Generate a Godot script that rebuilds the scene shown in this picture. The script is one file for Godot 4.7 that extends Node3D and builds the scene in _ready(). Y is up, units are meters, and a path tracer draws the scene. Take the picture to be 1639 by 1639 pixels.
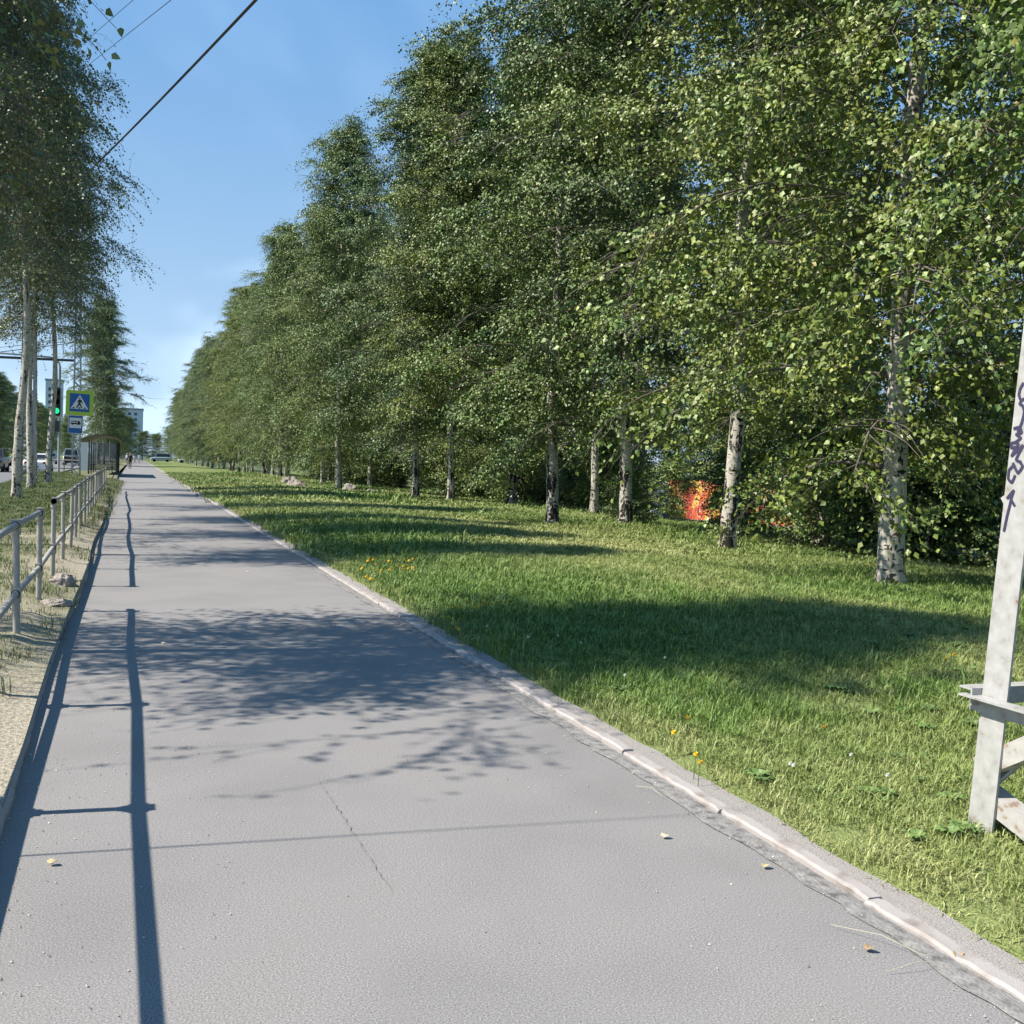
extends Node3D
# A footpath beside a lawn and a row of birches; x runs across the path, -z along it (D = -z), y up, metres.

const F := 1640.0            # focal length in photograph pixels (1639 wide)
const CX := 819.5
const CAM_H := 1.55
const YAW := 20.304
const PITCH := 2.4545
const ROLL := 2.0045
var cam_basis: Basis
var rng := RandomNumberGenerator.new()
var M := {}                  # materials
var taken := {}

# ------------------------------------------------------------------ camera, sky, sun
func _ready() -> void:
	cam_basis = Basis(Vector3.UP, deg_to_rad(-YAW)) * Basis(Vector3.RIGHT, deg_to_rad(-PITCH)) * Basis(Vector3.BACK, deg_to_rad(ROLL))
	var cam := Camera3D.new()
	cam.name = "camera"
	cam.fov = rad_to_deg(2.0 * atan(CX / F))
	cam.near = 0.05
	cam.far = 4000.0
	cam.transform = Transform3D(cam_basis, Vector3(0, CAM_H, 0))
	add_child(cam)
	cam.current = true
	var env := Environment.new()
	env.background_mode = Environment.BG_SKY
	var sm := ProceduralSkyMaterial.new()
	sm.sky_top_color = Color(0.072, 0.205, 0.425).linear_to_srgb()
	sm.sky_horizon_color = Color(0.37, 0.50, 0.61).linear_to_srgb()
	sm.sky_curve = 0.16
	sm.ground_bottom_color = Color(0.05, 0.06, 0.04).linear_to_srgb()
	sm.ground_horizon_color = Color(0.12, 0.14, 0.12).linear_to_srgb()
	sm.sun_angle_max = 8.0
	sm.sky_cover = cirrus()
	var sky := Sky.new()
	sky.sky_material = sm
	env.sky = sky
	env.tonemap_mode = Environment.TONE_MAPPER_LINEAR
	env.tonemap_exposure = 1.74
	env.sdfgi_enabled = true
	env.ssao_enabled = true
	env.ssil_enabled = true
	var we := WorldEnvironment.new()
	we.name = "world_environment"
	we.environment = env
	add_child(we)
	var sun := DirectionalLight3D.new()
	sun.name = "sun"
	sun.light_energy = 1.6
	sun.light_color = Color(1.0, 0.965, 0.91)
	sun.light_angular_distance = 0.53
	sun.shadow_enabled = true
	var el := deg_to_rad(48.6)
	var dir := Vector3(cos(el) * 0.9965, -sin(el), cos(el) * 0.083)   # light travels across the path, a little towards the viewer
	sun.transform = Transform3D(Basis.looking_at(dir, Vector3.UP), Vector3(-20, 30, 0))
	add_child(sun)
	materials()
	build_ground()
	build_kerbs()
	build_trees()
	build_grass()
	build_railing()
	build_pylon()
	build_street()
	build_back()
	build_people()
	build_small()

# ------------------------------------------------------------------ pixels to places
func ray(px: float, py: float) -> Vector3:
	return cam_basis * Vector3((px - CX) / F, -(py - CX) / F, -1.0)
func on_y(px: float, py: float, y := 0.0) -> Vector3:
	var d := ray(px, py)
	return Vector3(0, CAM_H, 0) + d * ((y - CAM_H) / d.y)
func on_x(px: float, py: float, x: float) -> Vector3:
	var d := ray(px, py)
	return Vector3(0, CAM_H, 0) + d * (x / d.x)
func on_d(px: float, py: float, dd: float) -> Vector3:
	var d := ray(px, py)
	return Vector3(0, CAM_H, 0) + d * (-dd / d.z)

# ------------------------------------------------------------------ naming
func numbered(n: String) -> String:
	if not taken.has(n):
		taken[n] = 0
		return n
	taken[n] += 1
	return "%s_%03d" % [n, taken[n]]
func tag(o: Node3D, label: String, category := "", group := "", kind := "") -> Node3D:
	o.set_meta("label", label)
	if category: o.set_meta("category", category)
	if group: o.set_meta("group", group)
	if kind: o.set_meta("kind", kind)
	return o
func thing(called: String, at: Vector3, label: String, category: String, group := "", turn := 0.0) -> Node3D:
	var o := Node3D.new()
	o.name = numbered(called)
	add_child(o)
	o.position = at
	o.rotation.y = turn
	return tag(o, label, category, group)
func part(called: String, mesh: Mesh, mat: Material, parent: Node3D, at := Vector3.ZERO) -> MeshInstance3D:
	var o := MeshInstance3D.new()
	o.name = called
	o.mesh = mesh
	o.material_override = mat
	o.position = at
	parent.add_child(o, true)
	return o
func top(called: String, mesh: Mesh, mat: Material, label: String, category := "", group := "", kind := "", at := Vector3.ZERO) -> MeshInstance3D:
	var o := MeshInstance3D.new()
	o.name = numbered(called)
	o.mesh = mesh
	o.material_override = mat
	o.position = at
	add_child(o)
	tag(o, label, category, group, kind)
	return o

# ------------------------------------------------------------------ mesh builder
class MB:
	var v := PackedVector3Array()
	var n := PackedVector3Array()
	var c := PackedColorArray()
	var uv := PackedVector2Array()
	var ix := PackedInt32Array()
	var col := Color.WHITE
	func put(p: Vector3, nn: Vector3, t := Vector2.ZERO) -> void:
		v.append(p); n.append(nn); c.append(col); uv.append(t)
	func tri(a: Vector3, b: Vector3, d: Vector3) -> void:
		var nn := (d - a).cross(b - a).normalized()
		var k := v.size()
		put(a, nn); put(b, nn); put(d, nn)
		ix.append_array([k, k + 1, k + 2])
	func quad(a: Vector3, b: Vector3, d: Vector3, e: Vector3) -> void:
		var nn := (d - a).cross(b - a).normalized()
		var k := v.size()
		put(a, nn, Vector2(0, 0)); put(b, nn, Vector2(1, 0)); put(d, nn, Vector2(1, 1)); put(e, nn, Vector2(0, 1))
		ix.append_array([k, k + 1, k + 2, k, k + 2, k + 3])
	func box(o: Vector3, s: Vector3, b := Basis.IDENTITY) -> void:
		var h := s * 0.5
		for f in [[Vector3.RIGHT, Vector3.UP, Vector3.BACK, h.x, h.y, h.z], [Vector3.LEFT, Vector3.UP, Vector3.BACK, h.x, h.y, h.z], [Vector3.UP, Vector3.RIGHT, Vector3.BACK, h.y, h.x, h.z],
			[Vector3.DOWN, Vector3.RIGHT, Vector3.BACK, h.y, h.x, h.z], [Vector3.BACK, Vector3.RIGHT, Vector3.UP, h.z, h.x, h.y], [Vector3.FORWARD, Vector3.RIGHT, Vector3.UP, h.z, h.x, h.y]]:
			var w: Vector3 = b * (f[0] * f[3])
			var p: Vector3 = b * (f[1] * f[4])
			var q: Vector3 = b * (f[2] * f[5])
			var w0: Vector3 = o + w
			if p.cross(q).dot(w) > 0:
				quad(w0 - p - q, w0 - p + q, w0 + p + q, w0 + p - q)
			else:
				quad(w0 - p - q, w0 + p - q, w0 + p + q, w0 - p + q)
	# a bar between two points with a rectangular section
	func bar(a: Vector3, b: Vector3, wide: float, thick: float, side := Vector3.ZERO) -> void:
		var y := (b - a).normalized()
		var x := side if side != Vector3.ZERO else (Vector3.UP if absf(y.y) < 0.9 else Vector3.RIGHT)
		x = (x - y * x.dot(y)).normalized()
		box((a + b) * 0.5, Vector3(wide, a.distance_to(b), thick), Basis(x, y, x.cross(y)))
	# an L-shaped steel angle: two plates that share an edge along a-b, spreading along p and q
	func angle(a: Vector3, b: Vector3, p: Vector3, q: Vector3, w: float, t := 0.012) -> void:
		var y := (b - a).normalized()
		p = (p - y * p.dot(y)).normalized()
		q = (q - y * q.dot(y) - p * q.dot(p)).normalized()
		var l := a.distance_to(b)
		var m := (a + b) * 0.5
		var bs := Basis(p, y, p.cross(y))
		box(m + p * (w * 0.5) + q * (t * 0.5), Vector3(w, l, t), bs)
		box(m + q * (t + (w - t) * 0.5) + p * (t * 0.5), Vector3(t, l, w - t), bs)
	func tube(pts: PackedVector3Array, rad: PackedFloat32Array, sides := 8, caps := true, vscale := 1.0) -> void:
		var m := pts.size()
		if m < 2: return
		var d0 := (pts[1] - pts[0]).normalized()
		var x := (Vector3.RIGHT if absf(d0.x) < 0.8 else Vector3.UP)
		var k0 := v.size()
		var run := 0.0
		for i in m:
			var d := (pts[mini(i + 1, m - 1)] - pts[maxi(i - 1, 0)]).normalized()
			x = (x - d * x.dot(d)).normalized()
			var z := x.cross(d)
			if i: run += pts[i].distance_to(pts[i - 1])
			for s in sides + 1:
				var a := TAU * s / sides
				var nn := x * cos(a) + z * sin(a)
				put(pts[i] + nn * rad[i], nn, Vector2(float(s) / sides, 1.0 - run * vscale))
		for i in m - 1:
			for s in sides:
				var a := k0 + i * (sides + 1) + s
				var b := a + sides + 1
				ix.append_array([a, a + 1, b + 1, a, b + 1, b])
		if caps:
			for e in [0, m - 1]:
				var d := (pts[1] - pts[0]).normalized() * -1.0 if e == 0 else (pts[m - 1] - pts[m - 2]).normalized()
				var k := v.size()
				put(pts[e], d)
				for s in sides + 1:
					put(v[k0 + e * (sides + 1) + s], d)
				for s in sides:
					ix.append_array([k, k + 1 + s, k + 2 + s] if e == 0 else [k, k + 2 + s, k + 1 + s])
	func rod(a: Vector3, b: Vector3, r: float, sides := 8, r2 := -1.0) -> void:
		tube(PackedVector3Array([a, b]), PackedFloat32Array([r, r if r2 < 0 else r2]), sides)
	func mesh(with_normals := true) -> ArrayMesh:
		var am := ArrayMesh.new()
		var a := []
		a.resize(Mesh.ARRAY_MAX)
		a[Mesh.ARRAY_VERTEX] = v
		if with_normals: a[Mesh.ARRAY_NORMAL] = n
		a[Mesh.ARRAY_COLOR] = c
		a[Mesh.ARRAY_TEX_UV] = uv
		a[Mesh.ARRAY_INDEX] = ix
		am.add_surface_from_arrays(Mesh.PRIMITIVE_TRIANGLES, a)
		return am
	# replace the stored normals by ones averaged over shared vertices
	func smooth() -> void:
		for i in n.size(): n[i] = Vector3.ZERO
		for i in range(0, ix.size(), 3):
			var f := (v[ix[i + 2]] - v[ix[i]]).cross(v[ix[i + 1]] - v[ix[i]])
			for k in 3: n[ix[i + k]] += f
		for i in n.size(): n[i] = n[i].normalized() if n[i].length_squared() > 0 else Vector3.UP

func tube_mesh(pts: PackedVector3Array, rad: PackedFloat32Array, sides := 8) -> ArrayMesh:
	var b := MB.new()
	b.tube(pts, rad, sides)
	return b.mesh()
func rod_mesh(a: Vector3, c: Vector3, r: float, sides := 8, r2 := -1.0) -> ArrayMesh:
	var b := MB.new()
	b.rod(a, c, r, sides, r2)
	return b.mesh()
func box_mesh(s: Vector3, o := Vector3.ZERO, bs := Basis.IDENTITY) -> ArrayMesh:
	var b := MB.new()
	b.box(o, s, bs)
	return b.mesh()

# ------------------------------------------------------------------ materials
func mat(c: Color, rough := 0.8, metal := 0.0, vertex := false) -> StandardMaterial3D:
	var m := StandardMaterial3D.new()
	m.albedo_color = c.linear_to_srgb()
	m.roughness = rough
	m.metallic = metal
	m.vertex_color_use_as_albedo = vertex
	return m
func noise(freq: float, sd: int, oct := 4, kind := FastNoiseLite.TYPE_SIMPLEX_SMOOTH) -> FastNoiseLite:
	var f := FastNoiseLite.new()
	f.seed = sd
	f.frequency = freq
	f.noise_type = kind
	f.fractal_octaves = oct
	return f
# a seamless picture of noise coloured by a ramp of linear colours
func ramp_tex(size: int, freq: float, sd: int, stops: Array, oct := 5) -> NoiseTexture2D:
	var t := NoiseTexture2D.new()
	t.width = size
	t.height = size
	t.seamless = true
	t.noise = noise(freq, sd, oct)
	var g := Gradient.new()
	var o := PackedFloat32Array()
	var cs := PackedColorArray()
	for s in stops:
		o.append(s[0])
		cs.append((s[1] as Color).linear_to_srgb())
	g.offsets = o
	g.colors = cs
	t.color_ramp = g
	return t
func bump_tex(size: int, freq: float, sd: int, strength := 6.0) -> NoiseTexture2D:
	var t := NoiseTexture2D.new()
	t.width = size
	t.height = size
	t.seamless = true
	t.as_normal_map = true
	t.bump_strength = strength
	t.noise = noise(freq, sd, 4)
	return t
func tri_mat(tex: Texture2D, scale: float, rough: float, normal: Texture2D = null, depth := 1.0, vertex := false) -> StandardMaterial3D:
	var m := StandardMaterial3D.new()
	m.albedo_texture = tex
	m.roughness = rough
	m.uv1_triplanar = true
	m.uv1_world_triplanar = true
	m.uv1_scale = Vector3.ONE * scale
	m.vertex_color_use_as_albedo = vertex
	if normal:
		m.normal_enabled = true
		m.normal_texture = normal
		m.normal_scale = depth
	return m
func g3(a: float) -> Color:
	return Color(a, a, a)
func materials() -> void:
	M.asphalt = tri_mat(ramp_tex(1024, 0.15, 3, [[0.0, Color(0.07, 0.068, 0.068)], [0.34, Color(0.190, 0.183, 0.180)], [0.5, Color(0.218, 0.210, 0.206)], [0.66, Color(0.247, 0.238, 0.233)], [1.0, Color(0.46, 0.45, 0.44)]], 4), 0.75, 0.85, bump_tex(512, 0.5, 9, 3.0), 0.10, true)
	var patch := ramp_tex(512, 0.012, 77, [[0.0, g3(0.84)], [0.40, g3(0.95)], [0.6, g3(1.0)], [1.0, Color(1.0, 0.985, 0.96)]])
	M.asphalt.detail_enabled = true
	M.asphalt.detail_blend_mode = BaseMaterial3D.BLEND_MODE_MUL
	M.asphalt.detail_albedo = patch
	M.asphalt.detail_uv_layer = BaseMaterial3D.DETAIL_UV_2
	M.asphalt.uv2_triplanar = true
	M.asphalt.uv2_world_triplanar = true
	M.asphalt.uv2_scale = Vector3.ONE * 0.11
	M.road = tri_mat(ramp_tex(512, 0.2, 5, [[0.0, g3(0.08)], [0.5, Color(0.15, 0.148, 0.147)], [1.0, g3(0.22)]], 3), 0.5, 0.85)
	M.gutter = tri_mat(ramp_tex(512, 0.05, 15, [[0.0, Color(0.055, 0.05, 0.047)], [0.22, Color(0.135, 0.129, 0.125)], [0.40, Color(0.205, 0.198, 0.192)], [0.7, Color(0.245, 0.235, 0.225)], [1.0, Color(0.36, 0.34, 0.31)]], 6), 0.5, 0.95, bump_tex(512, 0.2, 19, 5.0), 0.3)
	M.granite = tri_mat(ramp_tex(512, 0.35, 21, [[0.0, Color(0.08, 0.07, 0.065)], [0.3, Color(0.31, 0.285, 0.275)], [0.6, Color(0.41, 0.38, 0.365)], [1.0, Color(0.56, 0.53, 0.515)]], 4), 2.2, 0.8, bump_tex(512, 0.2, 23, 6.0), 0.5, true)
	M.granite.detail_enabled = true
	M.granite.detail_blend_mode = BaseMaterial3D.BLEND_MODE_MUL
	M.granite.detail_albedo = ramp_tex(256, 0.03, 79, [[0.0, Color(0.5, 0.46, 0.42)], [0.4, Color(0.85, 0.83, 0.80)], [0.6, g3(1.0)], [1.0, g3(1.0)]])
	M.granite.detail_uv_layer = BaseMaterial3D.DETAIL_UV_2
	M.granite.uv2_triplanar = true
	M.granite.uv2_world_triplanar = true
	M.granite.uv2_scale = Vector3.ONE * 0.7
	M.concrete = tri_mat(ramp_tex(512, 0.09, 25, [[0.0, Color(0.17, 0.155, 0.145)], [0.45, Color(0.28, 0.26, 0.245)], [1.0, Color(0.40, 0.375, 0.35)]], 5), 1.7, 0.92, bump_tex(512, 0.16, 27, 6.0), 0.7, true)
	M.soil = tri_mat(ramp_tex(1024, 0.06, 31, [[0.0, Color(0.12, 0.105, 0.07)], [0.35, Color(0.24, 0.215, 0.155)], [0.55, Color(0.34, 0.305, 0.235)], [0.8, Color(0.44, 0.40, 0.32)], [1.0, Color(0.52, 0.48, 0.40)]], 6), 0.45, 0.97, bump_tex(512, 0.3, 33, 5.0), 0.35, true)
	M.lawn = tri_mat(ramp_tex(1024, 0.05, 41, [[0.0, Color(0.045, 0.06, 0.02)], [0.35, Color(0.11, 0.155, 0.04)], [0.6, Color(0.175, 0.215, 0.065)], [0.8, Color(0.27, 0.265, 0.13)], [1.0, Color(0.40, 0.37, 0.22)]], 6), 1.3, 0.97, bump_tex(512, 0.15, 43, 6.0), 0.6, true)
	M.field = tri_mat(ramp_tex(512, 0.04, 45, [[0.0, Color(0.04, 0.06, 0.02)], [1.0, Color(0.10, 0.12, 0.04)]], 5), 0.1, 0.97)
	M.blade = mat(Color.WHITE, 0.55, 0.0, true)
	M.blade.backlight = Color(0.45, 0.45, 0.45)
	M.leaf = mat(Color.WHITE, 0.48, 0.0, true)
	M.leaf.backlight = Color(0.62, 0.62, 0.55)
	M.twig = mat(Color(0.13, 0.112, 0.095), 0.85)
	M.bark0 = bark_mat(1)
	M.bark1 = bark_mat(2)
	M.paint_grey = tri_mat(ramp_tex(512, 0.03, 61, [[0.0, Color(0.22, 0.20, 0.17)], [0.25, Color(0.31, 0.295, 0.26)], [0.7, Color(0.36, 0.345, 0.31)], [1.0, Color(0.42, 0.405, 0.37)]], 6), 1.4, 0.6)
	M.pylon = tri_mat(ramp_tex(512, 0.025, 63, [[0.0, Color(0.16, 0.075, 0.04)], [0.10, Color(0.30, 0.22, 0.16)], [0.18, Color(0.29, 0.285, 0.27)], [0.40, Color(0.345, 0.345, 0.33)], [0.75, Color(0.385, 0.39, 0.38)], [1.0, Color(0.43, 0.43, 0.415)]], 6), 1.1, 0.55)
	M.rusty = tri_mat(ramp_tex(512, 0.03, 65, [[0.0, Color(0.16, 0.085, 0.05)], [0.22, Color(0.30, 0.22, 0.16)], [0.32, Color(0.38, 0.37, 0.35)], [1.0, Color(0.47, 0.46, 0.44)]], 6), 0.8, 0.65)
	M.galv = mat(Color(0.40, 0.41, 0.42), 0.5, 0.35)
	M.darkmetal = mat(Color(0.06, 0.062, 0.066), 0.5, 0.3)
	M.black = mat(Color(0.012, 0.012, 0.013), 0.5)
	M.rubber = mat(Color(0.02, 0.02, 0.021), 0.85)
	M.white = mat(Color(0.74, 0.74, 0.72), 0.45)
	M.ink = mat(Color(0.035, 0.03, 0.075), 0.6)
	M.stone = tri_mat(ramp_tex(512, 0.06, 71, [[0.0, Color(0.12, 0.10, 0.09)], [0.5, Color(0.29, 0.255, 0.23)], [1.0, Color(0.42, 0.385, 0.35)]], 6), 0.9, 0.92, bump_tex(256, 0.05, 73, 8.0), 1.0)
	M.glass = StandardMaterial3D.new()
	M.glass.transparency = BaseMaterial3D.TRANSPARENCY_ALPHA
	M.glass.albedo_color = Color(0.25, 0.28, 0.30, 0.45)
	M.glass.roughness = 0.06
	M.carglass = mat(Color(0.02, 0.024, 0.028), 0.08)
	M.chrome = mat(Color(0.55, 0.55, 0.56), 0.2, 0.9)

# white birch bark: pale paper, thin dark dashes, black scars, and rough black fissures that thin out upwards; 20 m to the picture
func bark_mat(sd: int) -> StandardMaterial3D:
	var w := 256
	var h := 2048
	var r := RandomNumberGenerator.new()
	r.seed = 900 + sd
	var big := noise(0.02, sd * 7, 4)
	var fine := noise(0.09, sd * 11 + 3, 3)
	var b := PackedByteArray()
	b.resize(w * h * 3)
	for y in h:
		var m := (1.0 - float(y) / h) * 20.0
		var rough := (0.02 if sd == 1 else 0.16) - 0.10 * m if m < 1.9 else (-0.14 - 0.02 * minf(m, 9.0))
		for x in w:
			var a := TAU * x / w
			var fx := cos(a) * 40.0
			var fz := sin(a) * 40.0
			var k := big.get_noise_3d(fx, fz, y * 0.45) + 0.5 * fine.get_noise_3d(fx, fz, y * 0.8)
			var p := fine.get_noise_3d(fx * 0.3, fz * 0.3, y * 2.2)
			var lum := 0.80 + 0.10 * p
			var tone := Color(lum, lum * 0.975, lum * 0.925)
			if k + rough > 0.22:
				tone = Color(0.16, 0.145, 0.13) * (0.8 + 0.5 * p)
			elif k + rough > 0.15:
				tone = Color(0.42, 0.39, 0.36)
			var i := (y * w + x) * 3
			b[i] = int(clampf(tone.r, 0, 1) * 255)
			b[i + 1] = int(clampf(tone.g, 0, 1) * 255)
			b[i + 2] = int(clampf(tone.b, 0, 1) * 255)
	var im := Image.create_from_data(w, h, false, Image.FORMAT_RGB8, b)
	for k in 1300:
		var ww := r.randi_range(4, 26)
		im.fill_rect(Rect2i(r.randi_range(0, w - ww), r.randi_range(0, h - 3), ww, 1 + (r.randi() % 3) / 2), Color(0.30, 0.27, 0.25))
	for k in 130:     # branch scars, eyebrow shaped
		var cx := r.randi_range(20, w - 21)
		var cy := r.randi_range(4, h - 24)
		var half := r.randi_range(7, 22)
		for x in range(-half, half + 1):
			var drop := int(x * x * 0.012 * sin(k * 1.7)) + int(absf(x) * 0.12)
			var th := 1 + int((half - absi(x)) * (0.10 + 0.22 * absf(sin(k * 2.3))) + 1.5 * absf(sin(x * 1.9 + k)))
			im.fill_rect(Rect2i(cx + x, clampi(cy + drop, 0, h - 14), 1, th), Color(0.13, 0.115, 0.105))
	var mt := StandardMaterial3D.new()
	mt.albedo_texture = ImageTexture.create_from_image(im)
	mt.albedo_color = Color(0.86, 0.86, 0.85)
	mt.roughness = 0.85
	return mt

func cirrus() -> ImageTexture:
	var w := 1024
	var h := 512
	var im := Image.create(w, h, false, Image.FORMAT_RGBA8)
	var a := noise(0.9, 5, 5)
	var big := noise(0.55, 6, 3)
	var puff := noise(2.2, 8, 5)
	for y in h:
		var el := PI * (0.5 - (y + 0.5) / h)
		for x in w:
			if el < -0.02: continue
			var az := TAU * (x + 0.5) / w
			var d := Vector3(cos(az) * cos(el), sin(el), sin(az) * cos(el))
			# thin sheet seen at a height: streaks drawn out along one direction
			var q := Vector2(d.x, d.z) / (d.y + 0.15)
			var s := a.get_noise_2d(q.x * 1.2 + q.y * 0.5, q.y * 4.5 - q.x * 2.2) * 0.7 + 0.6 * big.get_noise_2d(q.x, q.y)
			var t := clampf((s - 0.05) * 0.8, 0.0, 1.0) * 0.10
			# low cumulus bank near the horizon
			var cu := clampf((puff.get_noise_3d(d.x * 2.4, d.y * 6.0, d.z * 2.4) + 0.25 - el * 3.4) * 2.4, 0.0, 1.0) if el < 0.2 else 0.0
			t = maxf(t, cu * 0.20)
			im.set_pixel(x, y, Color(0.80, 0.83, 0.86, t))
	return ImageTexture.create_from_image(im)

# ------------------------------------------------------------------ ground
var hill := noise(0.11, 301, 3)
var bits := noise(0.9, 303, 3)
var lift := noise(0.25, 321, 3)
func sst(a: float, b: float, x: float) -> float:
	return smoothstep(a, b, x)
func edge_left(d: float) -> float:      # where the asphalt meets the verge's kerb
	return -0.455 - 0.0074 * d + 0.03 * sin(d * 0.55 + 0.6) * sst(4, 9, d) * (1.0 - sst(18, 30, d))
func edge_right(_d: float) -> float:
	return 2.53
func gh(x: float, d: float) -> float:   # height of the ground
	if x > 1.0:
		var y := -0.02 + 0.06 * sst(2.72, 2.86, x) + 0.10 * sst(2.9, 6.0, x) - 0.10 * sst(6.5, 10.0, x) - 0.12 * sst(12.5, 15.0, x) - 1.83 * sst(14.0, 41.0, x)
		y += (0.07 * hill.get_noise_2d(x, d) + 0.02 * bits.get_noise_2d(x, d)) * sst(2.75, 4.2, x)
		for m in [[11.78, 23.67, 0.22, 1.6], [8.0, 75.0, 0.35, 3.0], [6.2, 44.0, 0.12, 2.5]]:
			var q: float = Vector2(x - m[0], d - m[1]).length() / float(m[3])
			if q < 3.0: y += m[2] * exp(-q * q)
		return y
	if x > -5.15:
		return 0.060 + 0.055 * sst(-0.56, -0.85, x + 0.004 * d) + 0.27 * exp(-pow((d - 62.0) / 9.0, 2.0)) * sst(-2.2, -3.4, x) + (0.035 * bits.get_noise_2d(x, d) + 0.02) * sst(-0.6, -1.0, x)
	if x > -17.0:
		return -0.03
	return 0.1 + 0.1 * hill.get_noise_2d(x, d)
func sheet(xs: PackedFloat32Array, ds: PackedFloat32Array, what: String) -> ArrayMesh:
	var b := MB.new()
	for d in ds:
		for k in xs.size():
			var x := xs[k]
			var y := -0.03
			b.col = Color.WHITE
			match what:
				"ground":
					y = -2.6
				"path":
					if k == 0: x = edge_left(d)
					y = 0.003 * lift.get_noise_2d(x, d)
					var sand := clampf(1.25 - (x - edge_left(d)) * 2.6 + 1.3 * bits.get_noise_2d(x * 2.0, d * 1.2), 0, 1)
					b.col = Color.WHITE.lerp(Color(1.28, 1.24, 1.14), sand)
				"lawn":
					y = gh(x, d)
					var q := dryness(x, d)
					b.col = Color(0.85, 1.0, 0.8).lerp(Color(1.75, 1.45, 1.35), q * q).lerp(Color(2.0, 1.6, 1.9), clampf(0.9 - (x - 2.75) * 1.7 + 0.9 * bits.get_noise_2d(x * 2.0, d * 2.0), 0, 1))
				"verge":
					if k == xs.size() - 1: x = edge_left(d) - 0.004
					elif k == xs.size() - 2: x = edge_left(d) - 0.16
					elif k == xs.size() - 3: x = edge_left(d) - 0.30
					y = gh(x, d)
					var g := sst(-0.8, -2.0, x) * 0.8 + 0.9 * dry.get_noise_2d(x * 1.4 + 50.0, d * 1.4) + 0.5 * sst(14, 30, d)
					b.col = Color.WHITE.lerp(Color(0.42, 0.50, 0.30), clampf(g, 0, 1))
				"far_verge":
					y = gh(x, d)
					b.col = Color(0.9, 1.0, 0.8)
			b.put(Vector3(x, y, -d), Vector3.UP, Vector2(x, d))
	var w := xs.size()
	for j in ds.size() - 1:
		for k in w - 1:
			var a := j * w + k
			b.ix.append_array([a, a + w, a + w + 1, a, a + w + 1, a + 1])
	b.smooth()
	return b.mesh()
func steps(a: float, b: float, first: float, grow: float, most: float) -> PackedFloat32Array:
	var o := PackedFloat32Array()
	var x := a
	var s := first
	while x < b:
		o.append(x)
		x += s
		s = minf(s * grow, most)
	o.append(b)
	return o
var dry := noise(0.16, 311, 4)
func dryness(x: float, d: float) -> float:      # 0 lush, 1 straw
	var v := 0.40 + 0.75 * dry.get_noise_2d(x * 1.0, d * 0.6)
	var rag := 0.6 * bits.get_noise_2d(x * 1.5, d * 1.5) + 0.5 * hill.get_noise_2d(x * 3.0, d * 3.0)
	if x < 2.98 + 0.5 * rag: v += 0.40                     # trodden hay along the kerb
	for e in [[9.0, 15.5, 3.2, 0.24], [8.6, 23.5, 3.6, 0.26], [9.8, 33.0, 3.5, 0.2], [4.3, 8.6, 2.2, -0.30], [4.4, 12.6, 2.0, -0.28], [5.0, 19.0, 2.4, -0.22], [4.6, 4.6, 1.0, -0.2]]:
		if Vector2(x - float(e[0]), (d - float(e[1])) * 0.8).length() < float(e[2]) * (1.0 + rag): v += float(e[3])
	return clampf(v, 0.0, 1.0)
func build_ground() -> void:
	top("ground", sheet(PackedFloat32Array([-1500, -60, 60, 1500]), PackedFloat32Array([-300, 0, 300, 2500]), "ground"), M.field, "wide open ground reaching the horizon", "ground", "", "structure")
	top("path", sheet(PackedFloat32Array([-0.5, -0.36, -0.24, -0.12, 0.0, 0.2, 0.5, 1.0, 1.5, 2.0, 2.25, 2.49]), steps(-6, 330, 0.22, 1.02, 8.0), "path"), M.asphalt, "grey asphalt footpath running straight between railing and lawn", "path", "", "structure")
	top("lawn", sheet(steps(2.70, 130, 0.22, 1.03, 3.0), steps(-7, 330, 0.4, 1.02, 4.0), "lawn"), M.lawn, "uneven grass lawn beside the path", "lawn", "", "structure")
	top("verge", sheet(PackedFloat32Array([-5.15, -4.6, -4.0, -3.4, -2.8, -2.2, -1.7, -1.3, -1.0, -0.82, -0.7, -0.56]), steps(-7, 330, 0.35, 1.02, 5.0), "verge"), M.soil, "dry sandy verge with thin grass between path and road", "verge", "", "structure")
	top("road", sheet(PackedFloat32Array([-17.0, -13, -9, -5.27]), steps(-7, 700, 6, 1.1, 40.0), "road"), M.road, "grey asphalt road beyond the verge", "road", "", "structure")
	top("far_verge", sheet(PackedFloat32Array([-80, -40, -25, -19, -17.2]), steps(-7, 700, 5, 1.1, 40.0), "far_verge"), M.lawn, "grass verge across the road", "verge", "", "structure")

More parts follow.
